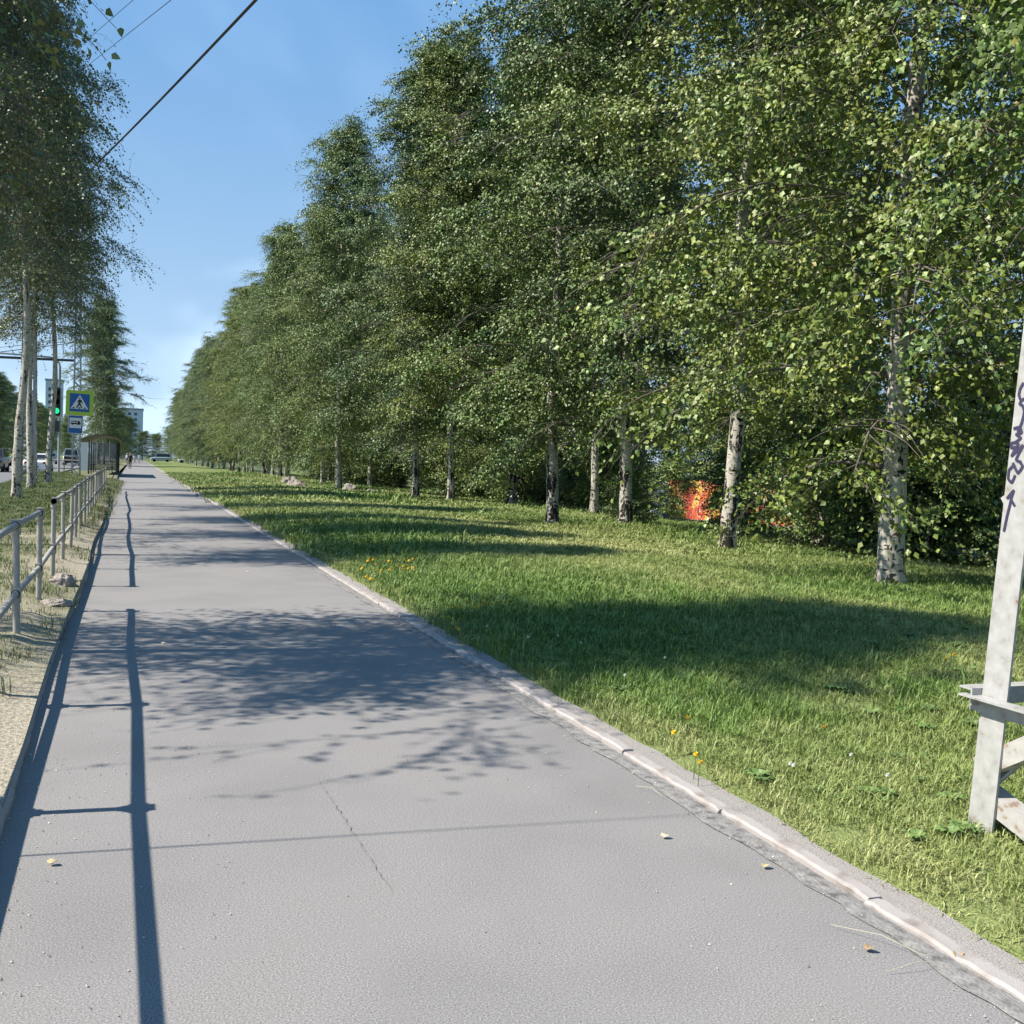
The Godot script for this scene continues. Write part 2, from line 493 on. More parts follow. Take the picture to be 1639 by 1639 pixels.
func build_kerbs() -> void:
	var r := RandomNumberGenerator.new()
	r.seed = 41
	# pale granite kerb along the lawn: a raised strip of stones in a concrete bed
	var k := thing("kerb", Vector3.ZERO, "low pinkish granite kerb between asphalt path and lawn", "kerb")
	k.set_meta("kind", "structure")
	var kl := thing("kerb", Vector3.ZERO, "concrete kerb between asphalt path and sandy verge", "kerb")
	kl.set_meta("kind", "structure")
	var stone_variants := []
	for q in 4:
		stone_variants.append(kerb_stone(0.074, 0.16, 0.996, 0.010, 500 + q))
	var d := -2.0
	while d < 24.0:
		var o := part("kerb_stone", stone_variants[r.randi() % 4], M.granite, k, Vector3(2.58 + r.randf_range(-0.008, 0.008), -0.137 + r.randf_range(-0.007, 0.008), -d - 0.5))
		o.rotation = Vector3(r.randf_range(-0.006, 0.006), r.randf_range(-0.008, 0.008), r.randf_range(-0.03, 0.02))
		d += 1.0
	part("kerb_run", kerb_stone(0.078, 0.16, 300.0, 0.010, 510), M.granite, k, Vector3(2.58, -0.137, -24.0 - 150.0)).set_meta("kind", "stuff")
	var bed := MB.new()
	var up := noise(1.6, 71, 3)
	var prev := []
	var dd := -4.0
	while dd < 320.0:
		var w := 2.765 + 0.03 * up.get_noise_2d(dd, 0.0)
		var y := 0.016 + 0.010 * up.get_noise_2d(dd, 9.0)
		var row := [Vector3(2.585, y - 0.012, -dd), Vector3(2.622, y - 0.004, -dd), Vector3(w - 0.03, y, -dd), Vector3(w + 0.06, y - 0.06, -dd)]
		if prev:
			for q in 3: bed.quad(prev[q], row[q], row[q + 1], prev[q + 1])
		prev = row
		dd += 0.14 if dd < 30 else 3.0
	part("kerb_bed", bed.mesh(), M.concrete, k)
	# worn, gritty strip of old asphalt along that kerb with a broken edge
	var gut := MB.new()
	prev = []
	dd = -4.0
	while dd < 60.0:
		var w := 2.425 + 0.05 * up.get_noise_2d(dd * 0.6, 30.0) + 0.03 * up.get_noise_2d(dd * 2.0, 60.0)
		var row := [Vector3(w, 0.0055, -dd), Vector3(2.492, 0.0065, -dd), Vector3(2.53, 0.001, -dd), Vector3(2.575, -0.004, -dd)]
		if prev:
			for q in 3: gut.quad(prev[q], row[q], row[q + 1], prev[q + 1])
		prev = row
		dd += 0.09 if dd < 20 else 0.5
	top("gutter", gut.mesh(), M.gutter, "dirty broken strip of asphalt along the granite kerb", "gutter", "", "structure")
	# concrete kerb on the verge side, stones out of line
	for q in 4:
		stone_variants.append(kerb_stone(0.09, 0.24, 0.99, 0.02, 520 + q))
	d = -2.0
	while d < 26.0:
		var mid := d + 0.5
		var o := part("kerb_stone", stone_variants[4 + r.randi() % 4], M.concrete, kl, Vector3(edge_left(mid) - 0.042 + r.randf_range(-0.012, 0.012), -0.188 + r.randf_range(-0.008, 0.008), -mid))
		o.rotation = Vector3(r.randf_range(-0.01, 0.01), atan(-(edge_left(d + 1.0) - edge_left(d))), r.randf_range(-0.04, 0.04))
		d += 1.0
	var run := MB.new()
	prev = []
	dd = 26.0
	while dd < 320.0:
		var x := edge_left(dd)
		var row := [Vector3(x + 0.02, -0.05, -dd), Vector3(x + 0.015, 0.052, -dd), Vector3(x - 0.13, 0.055, -dd), Vector3(x - 0.135, -0.05, -dd)]
		if prev:
			for q in 3: run.quad(prev[q], row[q], row[q + 1], prev[q + 1])
		prev = row
		dd += 4.0
	part("kerb_run", run.mesh(), M.concrete, kl).set_meta("kind", "stuff")
	var rk := top("road_kerb", box_mesh(Vector3(0.15, 0.3, 330), Vector3(-5.2, -0.04, -160)), M.concrete, "concrete kerb along the road side of the verge", "kerb", "", "structure")
	rk.set_meta("kind", "structure")
	top("road_line", box_mesh(Vector3(0.14, 0.004, 330), Vector3(-11.0, -0.024, -170)), M.white, "white painted line along the road", "road marking", "", "structure")
# a kerb stone: top edges chamfered, faces slightly wavy; base at y 0, centred on its length
func kerb_stone(w: float, h: float, l: float, ch: float, sd: int) -> ArrayMesh:
	var b := MB.new()
	var f := noise(2.0, sd, 2)
	var segs := 22
	var prev := []
	var z0 := l * 0.5
	for i in segs + 1:
		var z := -z0 + l * i / segs
		var a := 0.007 * f.get_noise_2d(z * 2.0, 0.0) + 0.004 * f.get_noise_2d(z * 9.0, 3.0)
		var t := 0.007 * f.get_noise_2d(z * 2.0, 7.0) - 0.012 * maxf(0.0, f.get_noise_2d(z * 7.0, 17.0) - 0.15)
		var pull := 0.004 if i == 0 or i == segs else 0.0
		var row := [Vector3(-w / 2 + a, 0, z), Vector3(-w / 2 + a, h - ch + t - pull, z), Vector3(-w / 2 + ch + a, h + t - pull, z), Vector3(w / 2 - ch + a, h + t - pull, z), Vector3(w / 2 + a, h - ch + t - pull, z), Vector3(w / 2 + a, 0, z)]
		if prev:
			for q in 5: b.quad(prev[q], row[q], row[q + 1], prev[q + 1])
		else:
			b.quad(row[0], row[1], row[4], row[5]); b.quad(row[1], row[2], row[3], row[4])
		prev = row
	b.quad(prev[0], prev[1], prev[4], prev[5]); b.quad(prev[1], prev[2], prev[3], prev[4])
	return b.mesh()

# ------------------------------------------------------------------ trees
# one birch: a dictionary with a trunk mesh, a branch mesh and a crown mesh of single leaves
func make_birch(sd: int, o: Dictionary) -> Dictionary:
	var r := RandomNumberGenerator.new()
	r.seed = sd
	var ht: float = o.height
	var hb: float = o.base
	var rad: float = o.radius
	var r0: float = o.trunk
	var want: int = o.leaves
	var size: float = o.leaf
	# trunk
	var pts := PackedVector3Array()
	var rr := PackedFloat32Array()
	var bend := r.randf() * TAU
	var n := 26
	for i in n + 1:
		var t := float(i) / n
		var h := ht * 0.97 * pow(t, 1.15)
		var w := 0.25 * sin(t * 4.0 + sd) * t + float(o.get("lean", 0.0)) * t * t * ht * 0.1
		pts.append(Vector3(cos(bend) * w + 0.06 * sin(h * 0.9 + sd), h - 0.15, sin(bend) * w + 0.06 * cos(h * 0.8)))
		rr.append(r0 * (pow(1.0 - t, 0.85) * 0.93 + 0.03 + 0.35 * exp(-h * 4.5)))
	var tb := MB.new()
	tb.tube(pts, rr, 14, true, 1.0 / 20.0)
	for i in tb.v.size():      # a little knobbly
		tb.v[i] += tb.n[i] * 0.012 * sin(tb.v[i].y * 7.0 + tb.v[i].x * 23.0 + sd) * sin(tb.v[i].z * 19.0)
	var wood := MB.new()
	var hang := []             # where twigs hang: point, outward direction, length
	var limbs: int = o.limbs
	var az := r.randf() * TAU
	for k in limbs:
		var t := (k + r.randf()) / limbs
		var h := lerpf(hb, ht * 0.97, pow(t, 0.92))
		var s := (h - hb) / (ht - hb)
		# crown outline: quickly wide, full to two thirds, then a narrow top
		var out_r := rad * minf(1.0, 0.68 + 2.2 * s) * (0.10 + 0.92 * pow(maxf(0.0, 1.0 - pow(s, 2.3)), 0.85)) * r.randf_range(0.66, 1.18)
		out_r = maxf(out_r, 0.35)
		az += 2.39996 + r.randf_range(-0.5, 0.5)
		var tp := 0
		while tp < n - 1 and pts[tp + 1].y < h: tp += 1
		var f := clampf((h - pts[tp].y) / maxf(pts[tp + 1].y - pts[tp].y, 0.01), 0.0, 1.0)
		var p: Vector3 = pts[tp].lerp(pts[tp + 1], f)
		var elev := deg_to_rad(lerpf(8.0, 66.0, pow(s, 0.6)) + r.randf_range(-14, 14))
		var dir := Vector3(cos(az) * cos(elev), sin(elev), sin(az) * cos(elev))
		var segs := 6
		var step := out_r / cos(elev * 0.55) / segs
		var lp := PackedVector3Array([p])
		var lr := PackedFloat32Array([maxf(0.010, rr[tp] * 0.22)])
		for q in segs:
			dir = (dir + Vector3(r.randf_range(-0.16, 0.16), -0.09 - 0.045 * q * float(o.droop), r.randf_range(-0.16, 0.16))).normalized()
			p += dir * step
			lp.append(p)
			lr.append(lr[0] * (1.0 - 0.85 * (q + 1) / segs))
			var t2 := float(q + 1) / segs
			# side branches
			for m in 2 if q < segs - 1 else 3:
				var side := dir.cross(Vector3.UP).normalized() * (1.0 if (m + q) % 2 == 0 else -1.0)
				var sd2 := (dir * 0.6 + side * r.randf_range(0.3, 1.0) + Vector3.UP * r.randf_range(-0.1, 0.5)).normalized()
				var sl := out_r * r.randf_range(0.22, 0.46) * (1.1 - 0.3 * t2)
				var a := p - dir * step * r.randf()
				var sp := PackedVector3Array([a])
				for w in 3:
					sd2 = (sd2 + Vector3(0, -0.22 * float(o.droop), 0)).normalized()
					a += sd2 * sl / 3.0
					sp.append(a)
					hang.append([a, sd2, 0.0])
					hang.append([a - sd2 * sl / 6.0, sd2, 0.0])
				wood.tube(sp, PackedFloat32Array([0.011, 0.008, 0.006, 0.003]), 3, false)
			hang.append([p, dir, 0.0])
		wood.tube(lp, lr, 5, false)
		for q in 13:
			var ja := r.randf() * TAU
			hang.append([lp[0] + Vector3(cos(ja), r.randf_range(-0.3, 0.3), sin(ja)) * r.randf_range(0.3, 1.0), Vector3(cos(ja), 0.1, sin(ja)), 0.0])
	# hanging twigs with leaves
	# gaps between the sprays: whole patches of the crown stay bare
	var clump := noise(float(o.get("clump", 0.40)), sd * 3 + 1, 2)
	var kept := []
	for e in hang:
		var hp: Vector3 = e[0]
		if clump.get_noise_3d(hp.x, hp.y * 0.8, hp.z) > float(o.get("gap", -0.13)) + r.randf_range(-0.10, 0.10) or (hp.y > hb + 1.3 and Vector2(hp.x, hp.z).length() < 1.0): kept.append(e)
	hang = kept
	var twigs := hang.size()
	var per: float = float(want) / twigs
	var lv := PackedVector3Array()
	var lc := PackedColorArray()
	var li := PackedInt32Array()
	var tint: Color = o.tint
	var fine_leaf: bool = o.get("fine", false)
	for e in hang:
		var p: Vector3 = e[0]
		var out: Vector3 = e[1]
		var tone := r.randf_range(0.75, 1.25)
		var shift := r.randf()
		var face := (out * 0.55 + Vector3(r.randf_range(-0.6, 0.6), r.randf_range(0.1, 0.9), r.randf_range(-0.6, 0.6))).normalized()
		for split in 2:
			var length := float(o.hang) * r.randf_range(0.3, 1.25)
			var d := (Vector3(out.x, 0.15, out.z) + Vector3(r.randf_range(-0.8, 0.8), r.randf_range(-0.4, 0.35), r.randf_range(-0.8, 0.8))).normalized()
			var num := int(per * 0.5 * r.randf_range(0.5, 1.5) + r.randf())
			var stepl := length / maxi(num, 1)
			var q := p
			var tp := PackedVector3Array([p])
			for m in num:
				d = (d + Vector3(0, -0.55 * stepl / 0.06 * 0.12 * float(o.droop), 0)).normalized()
				q += d * stepl
				if m % 4 == 3 or m == num - 1: tp.append(q)
				var axis := (d * 0.5 + Vector3(r.randf_range(-0.8, 0.8), r.randf_range(-1.1, 0.2), r.randf_range(-0.8, 0.8))).normalized()
				var sidev := axis.cross(face + Vector3(r.randf_range(-0.7, 0.7), r.randf_range(-0.7, 0.7), r.randf_range(-0.7, 0.7))).normalized()
				var nv := axis.cross(sidev)
				var l := size * r.randf_range(0.65, 1.2)
				var base := q + axis * 0.012 + Vector3(r.randf_range(-0.05, 0.05), r.randf_range(-0.05, 0.05), r.randf_range(-0.05, 0.05))
				var i := lv.size()
				lv.append(base)
				if fine_leaf:
					lv.append(base + axis * l * 0.24 + sidev * l * 0.43 + nv * l * 0.06)
					lv.append(base + axis * l * 0.62 + sidev * l * 0.27 + nv * l * 0.04)
					lv.append(base + axis * l)
					lv.append(base + axis * l * 0.62 - sidev * l * 0.27 + nv * l * 0.04)
					lv.append(base + axis * l * 0.24 - sidev * l * 0.43 + nv * l * 0.06)
				else:
					lv.append(base + axis * l * 0.36 + sidev * l * 0.44 + nv * l * 0.07)
					lv.append(base + axis * l)
					lv.append(base + axis * l * 0.36 - sidev * l * 0.44 + nv * l * 0.07)
				var u := tone * r.randf_range(0.75, 1.25)
				var c := Color(tint.r * u * (0.9 + 0.3 * shift), tint.g * u, tint.b * u * (1.1 - 0.3 * shift))
				if r.randf() < 0.004: c = Color(0.26, 0.21, 0.04)
				for q6 in (6 if fine_leaf else 4): lc.append(c)
				if fine_leaf: li.append_array([i, i + 1, i + 2, i, i + 2, i + 3, i, i + 3, i + 4, i, i + 4, i + 5])
				else: li.append_array([i, i + 1, i + 2, i, i + 2, i + 3])
			if tp.size() > 1 and r.randf() < (0.8 if fine_leaf else 0.16):
				var tr := PackedFloat32Array()
				for m in tp.size(): tr.append(0.0035)
				wood.tube(tp, tr, 3, false)
	var arr := []
	arr.resize(Mesh.ARRAY_MAX)
	arr[Mesh.ARRAY_VERTEX] = lv
	arr[Mesh.ARRAY_COLOR] = lc
	arr[Mesh.ARRAY_INDEX] = li
	var crown := ArrayMesh.new()
	crown.add_surface_from_arrays(Mesh.PRIMITIVE_TRIANGLES, arr)
	return {"trunk": tb.mesh(), "branch": wood.mesh(), "crown": crown, "count": lv.size() / 4}
func plant(called: String, proto: Dictionary, x: float, d: float, scale: Vector3, turn: float, bark: Material, label: String, group := "", y := INF) -> Node3D:
	var o := thing(called, Vector3(x, gh(x, d) if y == INF else y, -d), label, "tree" if not called.ends_with("shrub") else "shrub", group, turn)
	if proto.has("trunk"): part("trunk", proto.trunk, bark, o)
	part("branch", proto.branch, M.twig, o)
	part("crown", proto.crown, M.leaf, o)
	o.scale = scale
	return o
var P := []
func build_trees() -> void:
	var r := RandomNumberGenerator.new()
	r.seed = 2024
	var green := Color(0.114, 0.182, 0.046)
	var olive := Color(0.144, 0.200, 0.044)
	var light := Color(0.118, 0.172, 0.064)
	var cool := Color(0.098, 0.160, 0.056)
	# 0-2 full tall birches, 3 with boughs sweeping low, 4-5 weeping lighter ones, 6 shrub
	P.append(make_birch(11, {"height": 19.0, "base": 2.7, "radius": 3.9, "trunk": 0.175, "limbs": 84, "leaves": 148000, "leaf": 0.077, "hang": 0.8, "droop": 0.8, "tint": olive}))
	P.append(make_birch(12, {"height": 19.5, "base": 2.3, "radius": 3.7, "trunk": 0.19, "limbs": 82, "leaves": 142000, "leaf": 0.077, "hang": 1.0, "droop": 1.1, "tint": green}))
	P.append(make_birch(13, {"height": 18.4, "base": 2.4, "radius": 4.0, "trunk": 0.18, "limbs": 80, "leaves": 142000, "leaf": 0.077, "hang": 0.9, "droop": 0.9, "tint": cool}))
	P.append(make_birch(14, {"height": 17.8, "base": 1.5, "radius": 4.0, "trunk": 0.19, "limbs": 82, "leaves": 148000, "leaf": 0.077, "hang": 0.95, "droop": 1.25, "tint": olive}))
	P.append(make_birch(15, {"height": 12.4, "base": 4.4, "radius": 2.45, "gap": -0.4, "trunk": 0.10, "limbs": 54, "leaves": 60000, "leaf": 0.070, "hang": 0.9, "droop": 1.2, "tint": light, "fine": true, "lean": 0.5}))
	P.append(make_birch(16, {"height": 14.6, "base": 5.9, "radius": 2.6, "gap": 0.05, "trunk": 0.14, "limbs": 54, "leaves": 48000, "leaf": 0.070, "hang": 1.0, "droop": 1.3, "tint": light, "fine": true}))
	P.append(make_birch(17, {"height": 2.6, "base": 0.25, "radius": 1.5, "trunk": 0.03, "limbs": 26, "leaves": 9000, "leaf": 0.085, "hang": 0.4, "droop": 0.7, "tint": green}))
	# the row along the lawn: place, prototype, size, label
	var near := [
		[10.8, 7.0, 1, 1.0, "leafy birch whose boughs hang above the lattice pylon"],
		[10.30, 11.95, 3, 1.06, "thick white birch with clean grey-white trunk behind the steel pylon"],
		[11.17, 17.6, 0, 0.98, "birch with low sweeping boughs standing before the painted wall"],
		[11.78, 23.67, 2, 1.02, "dark rough-barked birch standing on a bare grassy mound"],
		[10.71, 25.92, 1, 0.98, "black and white birch beside the tree on the mound"],
		[12.37, 41.1, 0, 1.0, "white birch of a close pair, standing upright on open lawn"],
		[11.48, 43.14, 2, 1.0, "dark-footed birch of a close pair on the lawn"],
		[10.41, 55.63, 1, 1.0, "white birch right behind the lone pale boulder"],
		[11.5, 67.0, 3, 1.0, "birch growing behind the pair of boulders"]]
	for e in near:
		plant("birch_tree", P[e[2]], e[0], e[1], Vector3.ONE * e[3], r.randf() * TAU, M.bark0 if r.randf() < 0.5 else M.bark1, e[4], "birches in the long row by the lawn")
	var d := 78.5
	while d < 300.0:
		var q := r.randf_range(0.84, 1.12)
		plant("birch_tree", P[r.randi() % 4], 11.2 + r.randf_range(-0.9, 1.0), d, Vector3(q, q * r.randf_range(0.95, 1.05), q), r.randf() * TAU, M.bark0 if r.randf() < 0.5 else M.bark1, "birch in the long straight row that runs on past the boulders", "birches in the long row by the lawn")
		d += r.randf_range(4.8, 7.6) if d < 170 else r.randf_range(7.0, 10.0)
	# shaded trees behind the row
	for row in [[16.6, 11.0, 140.0, 6.5], [21.5, 18.0, 120.0, 8.0], [66.0, 58.0, 170.0, 9.0]]:
		var dd: float = row[1] + r.randf_range(0, 3)
		while dd < row[2]:
			var x: float = row[0] + r.randf_range(-1.7, 1.7)
			var q := r.randf_range(0.85, 1.08)
			var skip := x > 15.0 and x < 33.0 and absf(atan2(x, dd) - atan2(18.5, 30.8)) < 0.022    # the gap through which the painted wall shows
			if not skip and x / dd < 1.25:
				plant("birch_tree", P[r.randi() % 4], x, dd, Vector3(q, q, q), r.randf() * TAU, M.bark0 if r.randf() < 0.4 else M.bark1, "tree standing in the shade behind the row of birches", "shaded trees behind the row")
			dd += row[3] * r.randf_range(0.7, 1.25)
	# undergrowth in their shade
	for k in 46:
		var x := r.randf_range(14.5, 25.0)
		var dd := r.randf_range(maxf(9.0, x * 0.85), 95.0)
		if absf(atan2(x, dd) - atan2(18.5, 30.8)) < 0.02 and x < 27.0: continue
		var q := r.randf_range(0.55, 1.5)
		plant("leafy_shrub", P[6], x, dd, Vector3(q, q * r.randf_range(0.7, 1.1), q), r.randf() * TAU, M.bark1, "leafy shrub in the shade under the trees", "undergrowth shrubs")
	for e in [[13.9, 27.2, 0.55, "bright low shrub growing between the mound and its black and white neighbour"], [14.2, 18.4, 0.95, "bushy shrub with hanging leaves between two front birches"], [15.2, 16.6, 1.1, "wide dark shrub behind the thick white birch"],
		[16.4, 16.0, 1.0, "leafy shrub beside the crumpled blue sheet"], [13.6, 11.2, 0.85, "leafy shrub in the shade close to the pylon"], [16.0, 20.6, 1.25, "tall shrub hiding the middle of the painted wall"], [18.5, 33.6, 0.8, "shrub at the blue end of the painted wall"]]:
		plant("leafy_shrub", P[6], e[0], e[1], Vector3.ONE * e[2], r.randf() * TAU, M.bark1, e[3], "undergrowth shrubs")
	# young birches on the verge; the nearer ones stand out of the picture and throw their shade over the path
	for e in [[-3.0, 8.75, 4, 1.0, "slender birch on the verge whose crown shades the asphalt path"], [-3.4, 17.3, 5, 0.85, "birch on the verge with twigs hanging over the railing"], [-3.7, 21.8, 5, 0.95, "weeping birch on the verge beside the railing's far half"],
		[-3.6, 26.5, 5, 1.0, "verge birch with long drooping sprays over the path"], [-3.19, 33.5, 5, 1.08, "crooked white birch leaning over the verge by the steel mast"], [-3.75, 43.1, 5, 1.05, "slim white birch right in front of the lattice mast"],
		[-3.46, 49.4, 5, 1.12, "stout white birch on the verge beside the traffic light"]]:
		plant("verge_birch", P[e[2]], e[0], e[1], Vector3.ONE * e[3], r.randf() * TAU, M.bark0, e[4], "birches on the roadside verge")
	plant("verge_birch", P[2], -3.9, 146.0, Vector3(1.15, 1.2, 1.15), 1.0, M.bark1, "large dark tree behind the bus shelter", "birches on the roadside verge")
	plant("verge_birch", P[0], -4.6, 152.0, Vector3(1.1, 1.1, 1.1), 4.0, M.bark1, "broad tree just behind the large dark tree by the shelter", "birches on the roadside verge")
	for k in 9:
		plant("roadside_tree", P[k % 4], -4.2 + r.randf_range(-0.6, 0.6), 190.0 + k * 17.0, Vector3(0.8, r.randf_range(0.5, 0.75), 0.8), r.randf() * TAU, M.bark1, "far tree on the verge past the bus shelter", "far trees on the verge")
	for k in 20:
		var dd := 70.0 + k * 16.0
		plant("roadside_tree", P[k % 4], -20.5 + r.randf_range(-2.5, 1.5), dd, Vector3(0.9, r.randf_range(0.5, 0.8), 0.9), r.randf() * TAU, M.bark1, "tree on the grass across the road", "trees across the road")
	for k in 12:
		plant("distant_tree", P[k % 4], -6.0 + k * 4.2, 335.0 + r.randf_range(-8, 25), Vector3(1.1, r.randf_range(0.45, 0.7), 1.1), r.randf() * TAU, M.bark1, "distant tree where the path ends", "distant trees at the path's end")

# ------------------------------------------------------------------ grass
func tuft_mesh(sd: int, blades: int, tall: float, wide: float, spread: float) -> ArrayMesh:
	var r := RandomNumberGenerator.new()
	r.seed = sd
	var v := PackedVector3Array()
	var c := PackedColorArray()
	var ix := PackedInt32Array()
	for k in blades:
		var a := r.randf() * TAU
		var p := Vector3(cos(a), 0, sin(a)) * spread * sqrt(r.randf())
		p.y = -0.02
		var h := tall * r.randf_range(0.45, 1.15)
		var b := r.randf() * TAU
		var lean := Vector3(cos(b), 0, sin(b)) * h * r.randf_range(0.15, 0.95)
		var s := Vector3(-sin(b + r.randf_range(-0.7, 0.7)), 0, cos(b)) * wide * r.randf_range(0.6, 1.2) * 0.5
		var m := p + lean * 0.35 + Vector3(0, h * 0.62, 0)
		var t := p + lean + Vector3(0, h * (0.95 - 0.25 * lean.length() / h), 0)
		var i := v.size()
		for q in [p - s * 0.8, p + s * 0.8, m + s, m - s, t]: v.append(q)
		var u := r.randf_range(0.7, 1.25)
		var col := Color(u, u, u)
		if r.randf() < 0.16: col = Color(u * 1.9, u * 1.45, u * 1.9)      # dead straw
		for q in 5: c.append(col)
		ix.append_array([i, i + 1, i + 2, i, i + 2, i + 3, i + 3, i + 2, i + 4])
	var arr := []
	arr.resize(Mesh.ARRAY_MAX)
	arr[Mesh.ARRAY_VERTEX] = v
	arr[Mesh.ARRAY_COLOR] = c
	arr[Mesh.ARRAY_INDEX] = ix
	var am := ArrayMesh.new()
	am.add_surface_from_arrays(Mesh.PRIMITIVE_TRIANGLES, arr)
	return am
func scatter(called: String, mesh: Mesh, places: Array, label: String) -> void:
	var mm := MultiMesh.new()
	mm.transform_format = MultiMesh.TRANSFORM_3D
	mm.use_colors = true
	mm.mesh = mesh
	mm.instance_count = places.size()
	for i in places.size():
		mm.set_instance_transform(i, places[i][0])
		mm.set_instance_color(i, places[i][1])
	var o := MultiMeshInstance3D.new()
	o.name = numbered(called)
	o.multimesh = mm
	o.material_override = M.blade
	add_child(o)
	tag(o, label, called, "", "stuff")
func build_grass() -> void:
	var r := RandomNumberGenerator.new()
	r.seed = 77
	var lush := Color(0.120, 0.222, 0.036)
	var straw := Color(0.39, 0.395, 0.155)
	var zones := [
		[0.6, 7.5, 400.0, 24, 0.10, 0.0042, 0.07, "short green grass on the lawn close to the kerb and pylon"],
		[7.5, 16.0, 150.0, 26, 0.115, 0.0062, 0.11, "mixed green and straw-coloured grass on the middle of the lawn"],
		[16.0, 36.0, 34.0, 26, 0.14, 0.014, 0.20, "grass of the lawn around the trees on the mound"],
		[36.0, 95.0, 6.0, 30, 0.17, 0.034, 0.48, "distant grass of the lawn around the boulders"]]
	for z in zones:
		var tall: float = z[4]
		var variants := []
		var places := [[], [], []]
		for q in 3: variants.append(tuft_mesh(60 + q, z[3], tall, z[5], z[6]))
		var xmax := minf(24.0, 1.10 * float(z[1]))
		var area: float = (xmax - 2.77) * (z[1] - z[0])
		for k in int(area * z[2]):
			var d := r.randf_range(z[0], z[1])
			var x := r.randf_range(2.76, xmax)
			if x > 1.1 * d + 0.6: continue
			var dr := dryness(x, d)
			var bare := 0.40 * (1.0 - sst(2.80, 3.05, x)) + maxf(0.0, dr - 0.88) * 1.0
			if r.randf() < bare: continue
			if x > 14.0 and r.randf() < 0.5: continue
			var q := r.randf_range(0.6, 1.25) * lerpf(1.35, 0.62, dr)
			if r.randf() < 0.05 * (1.0 - dr): q *= 1.7
			var m := clampf(dr + r.randf_range(-0.22, 0.22), 0, 1)
			var c := lush.lerp(straw, m * 0.78 + 0.05) * r.randf_range(0.8, 1.2)
			var bs := Basis(Vector3.UP, r.randf() * TAU).scaled(Vector3(0.85 + 0.3 * q, q, 0.85 + 0.3 * q))
			places[r.randi() % 3].append([Transform3D(bs, Vector3(x, gh(x, d), -d)), c])
		var all_words := ["", ", upright tufts", ", leaning tufts"]
		for q in 3: scatter("grass", variants[q], places[q], z[7] + all_words[q])
	# broad-leaved weeds among the grass
	var ros := MB.new()
	for k in 9:
		var a := TAU * k / 9 + 0.3 * sin(k * 5.0)
		var dv := Vector3(cos(a), 0, sin(a))
		var sv := Vector3(-sin(a), 0, cos(a))
		var l := 0.10 + 0.03 * sin(k * 3.1)
		ros.col = g3(0.85 + 0.3 * absf(sin(k * 2.2)))
		ros.quad(Vector3(0, 0.01, 0) - sv * 0.004, Vector3(0, 0.01, 0) + sv * 0.004, dv * l * 0.6 + sv * 0.020 + Vector3(0, 0.055, 0), dv * l * 0.6 - sv * 0.020 + Vector3(0, 0.052, 0))
		ros.tri(dv * l * 0.6 - sv * 0.020 + Vector3(0, 0.052, 0), dv * l * 0.6 + sv * 0.020 + Vector3(0, 0.055, 0), dv * l + Vector3(0, 0.045, 0))
	var wp := []
	for k in 330:
		var d := r.randf_range(1.2, 13.0)
		var x := r.randf_range(2.9, minf(11.0, 1.1 * d + 0.4))
		if x < 2.9 or dry.get_noise_2d(x * 3.0 + 9.0, d * 3.0) < 0.0: continue
		var q := r.randf_range(0.35, 0.85)
		wp.append([Transform3D(Basis(Vector3.UP, r.randf() * TAU).scaled(Vector3(q, q * 1.2, q)), Vector3(x, gh(x, d) + 0.005, -d)), Color(0.105, 0.175, 0.045) * r.randf_range(0.8, 1.3)])
	scatter("weeds", ros.mesh(), wp, "broad-leaved weeds growing among the lawn grass")
	# loose grit on the asphalt
	var gr := MB.new()
	var gp := [Vector3(0.004, 0, 0), Vector3(-0.0015, 0, 0.0038), Vector3(-0.003, 0, -0.003), Vector3(0.0005, 0.0035, 0.0003)]
	for k in 3: gr.tri(gp[k], gp[(k + 1) % 3], gp[3])
	var gl := []
	for k in 1100:
		var d := r.randf_range(1.8, 11.0)
		var u := r.randf()
		var x := edge_left(d) + 0.02 + 0.9 * u * u * u if k % 2 == 0 else (2.47 - 0.8 * u * u * u if k % 3 else lerpf(-0.4, 2.4, u))
		var q := r.randf_range(0.5, 1.5)
		gl.append([Transform3D(Basis(Vector3.UP, r.randf() * TAU).scaled(Vector3(q, q, q)), Vector3(x, 0.0035 if x < 2.4 else 0.007, -d)), Color(0.42, 0.39, 0.34) * r.randf_range(0.4, 1.4)])
	scatter("grit", gr.mesh(), gl, "loose pale grit lying on the asphalt path")
	# thin dry grass on the verge
	var pl := []
	var vt := tuft_mesh(90, 26, 0.085, 0.0055, 0.12)
	for k in 9000:
		var d := r.randf_range(3.0, 62.0)
		var x := r.randf_range(-5.1, -0.6)
		if x < -0.16 * d - 0.4: continue
		var g := sst(-0.62, -1.5, x) * 0.75 + 0.9 * dry.get_noise_2d(x * 1.4 + 50.0, d * 1.4) + 0.45 * sst(14, 30, d)
		if r.randf() > g + 0.12: continue
		var q := r.randf_range(0.6, 1.3) * (1.0 + d * 0.012)
		var c := Color(0.17, 0.175, 0.07).lerp(Color(0.09, 0.14, 0.03), clampf(g * r.randf_range(0.4, 1.1), 0, 1))
		pl.append([Transform3D(Basis(Vector3.UP, r.randf() * TAU).scaled(Vector3(q, q, q)), Vector3(x, gh(x, d), -d)), c])
	scatter("grass", vt, pl, "thin dry grass on the sandy verge behind the railing")

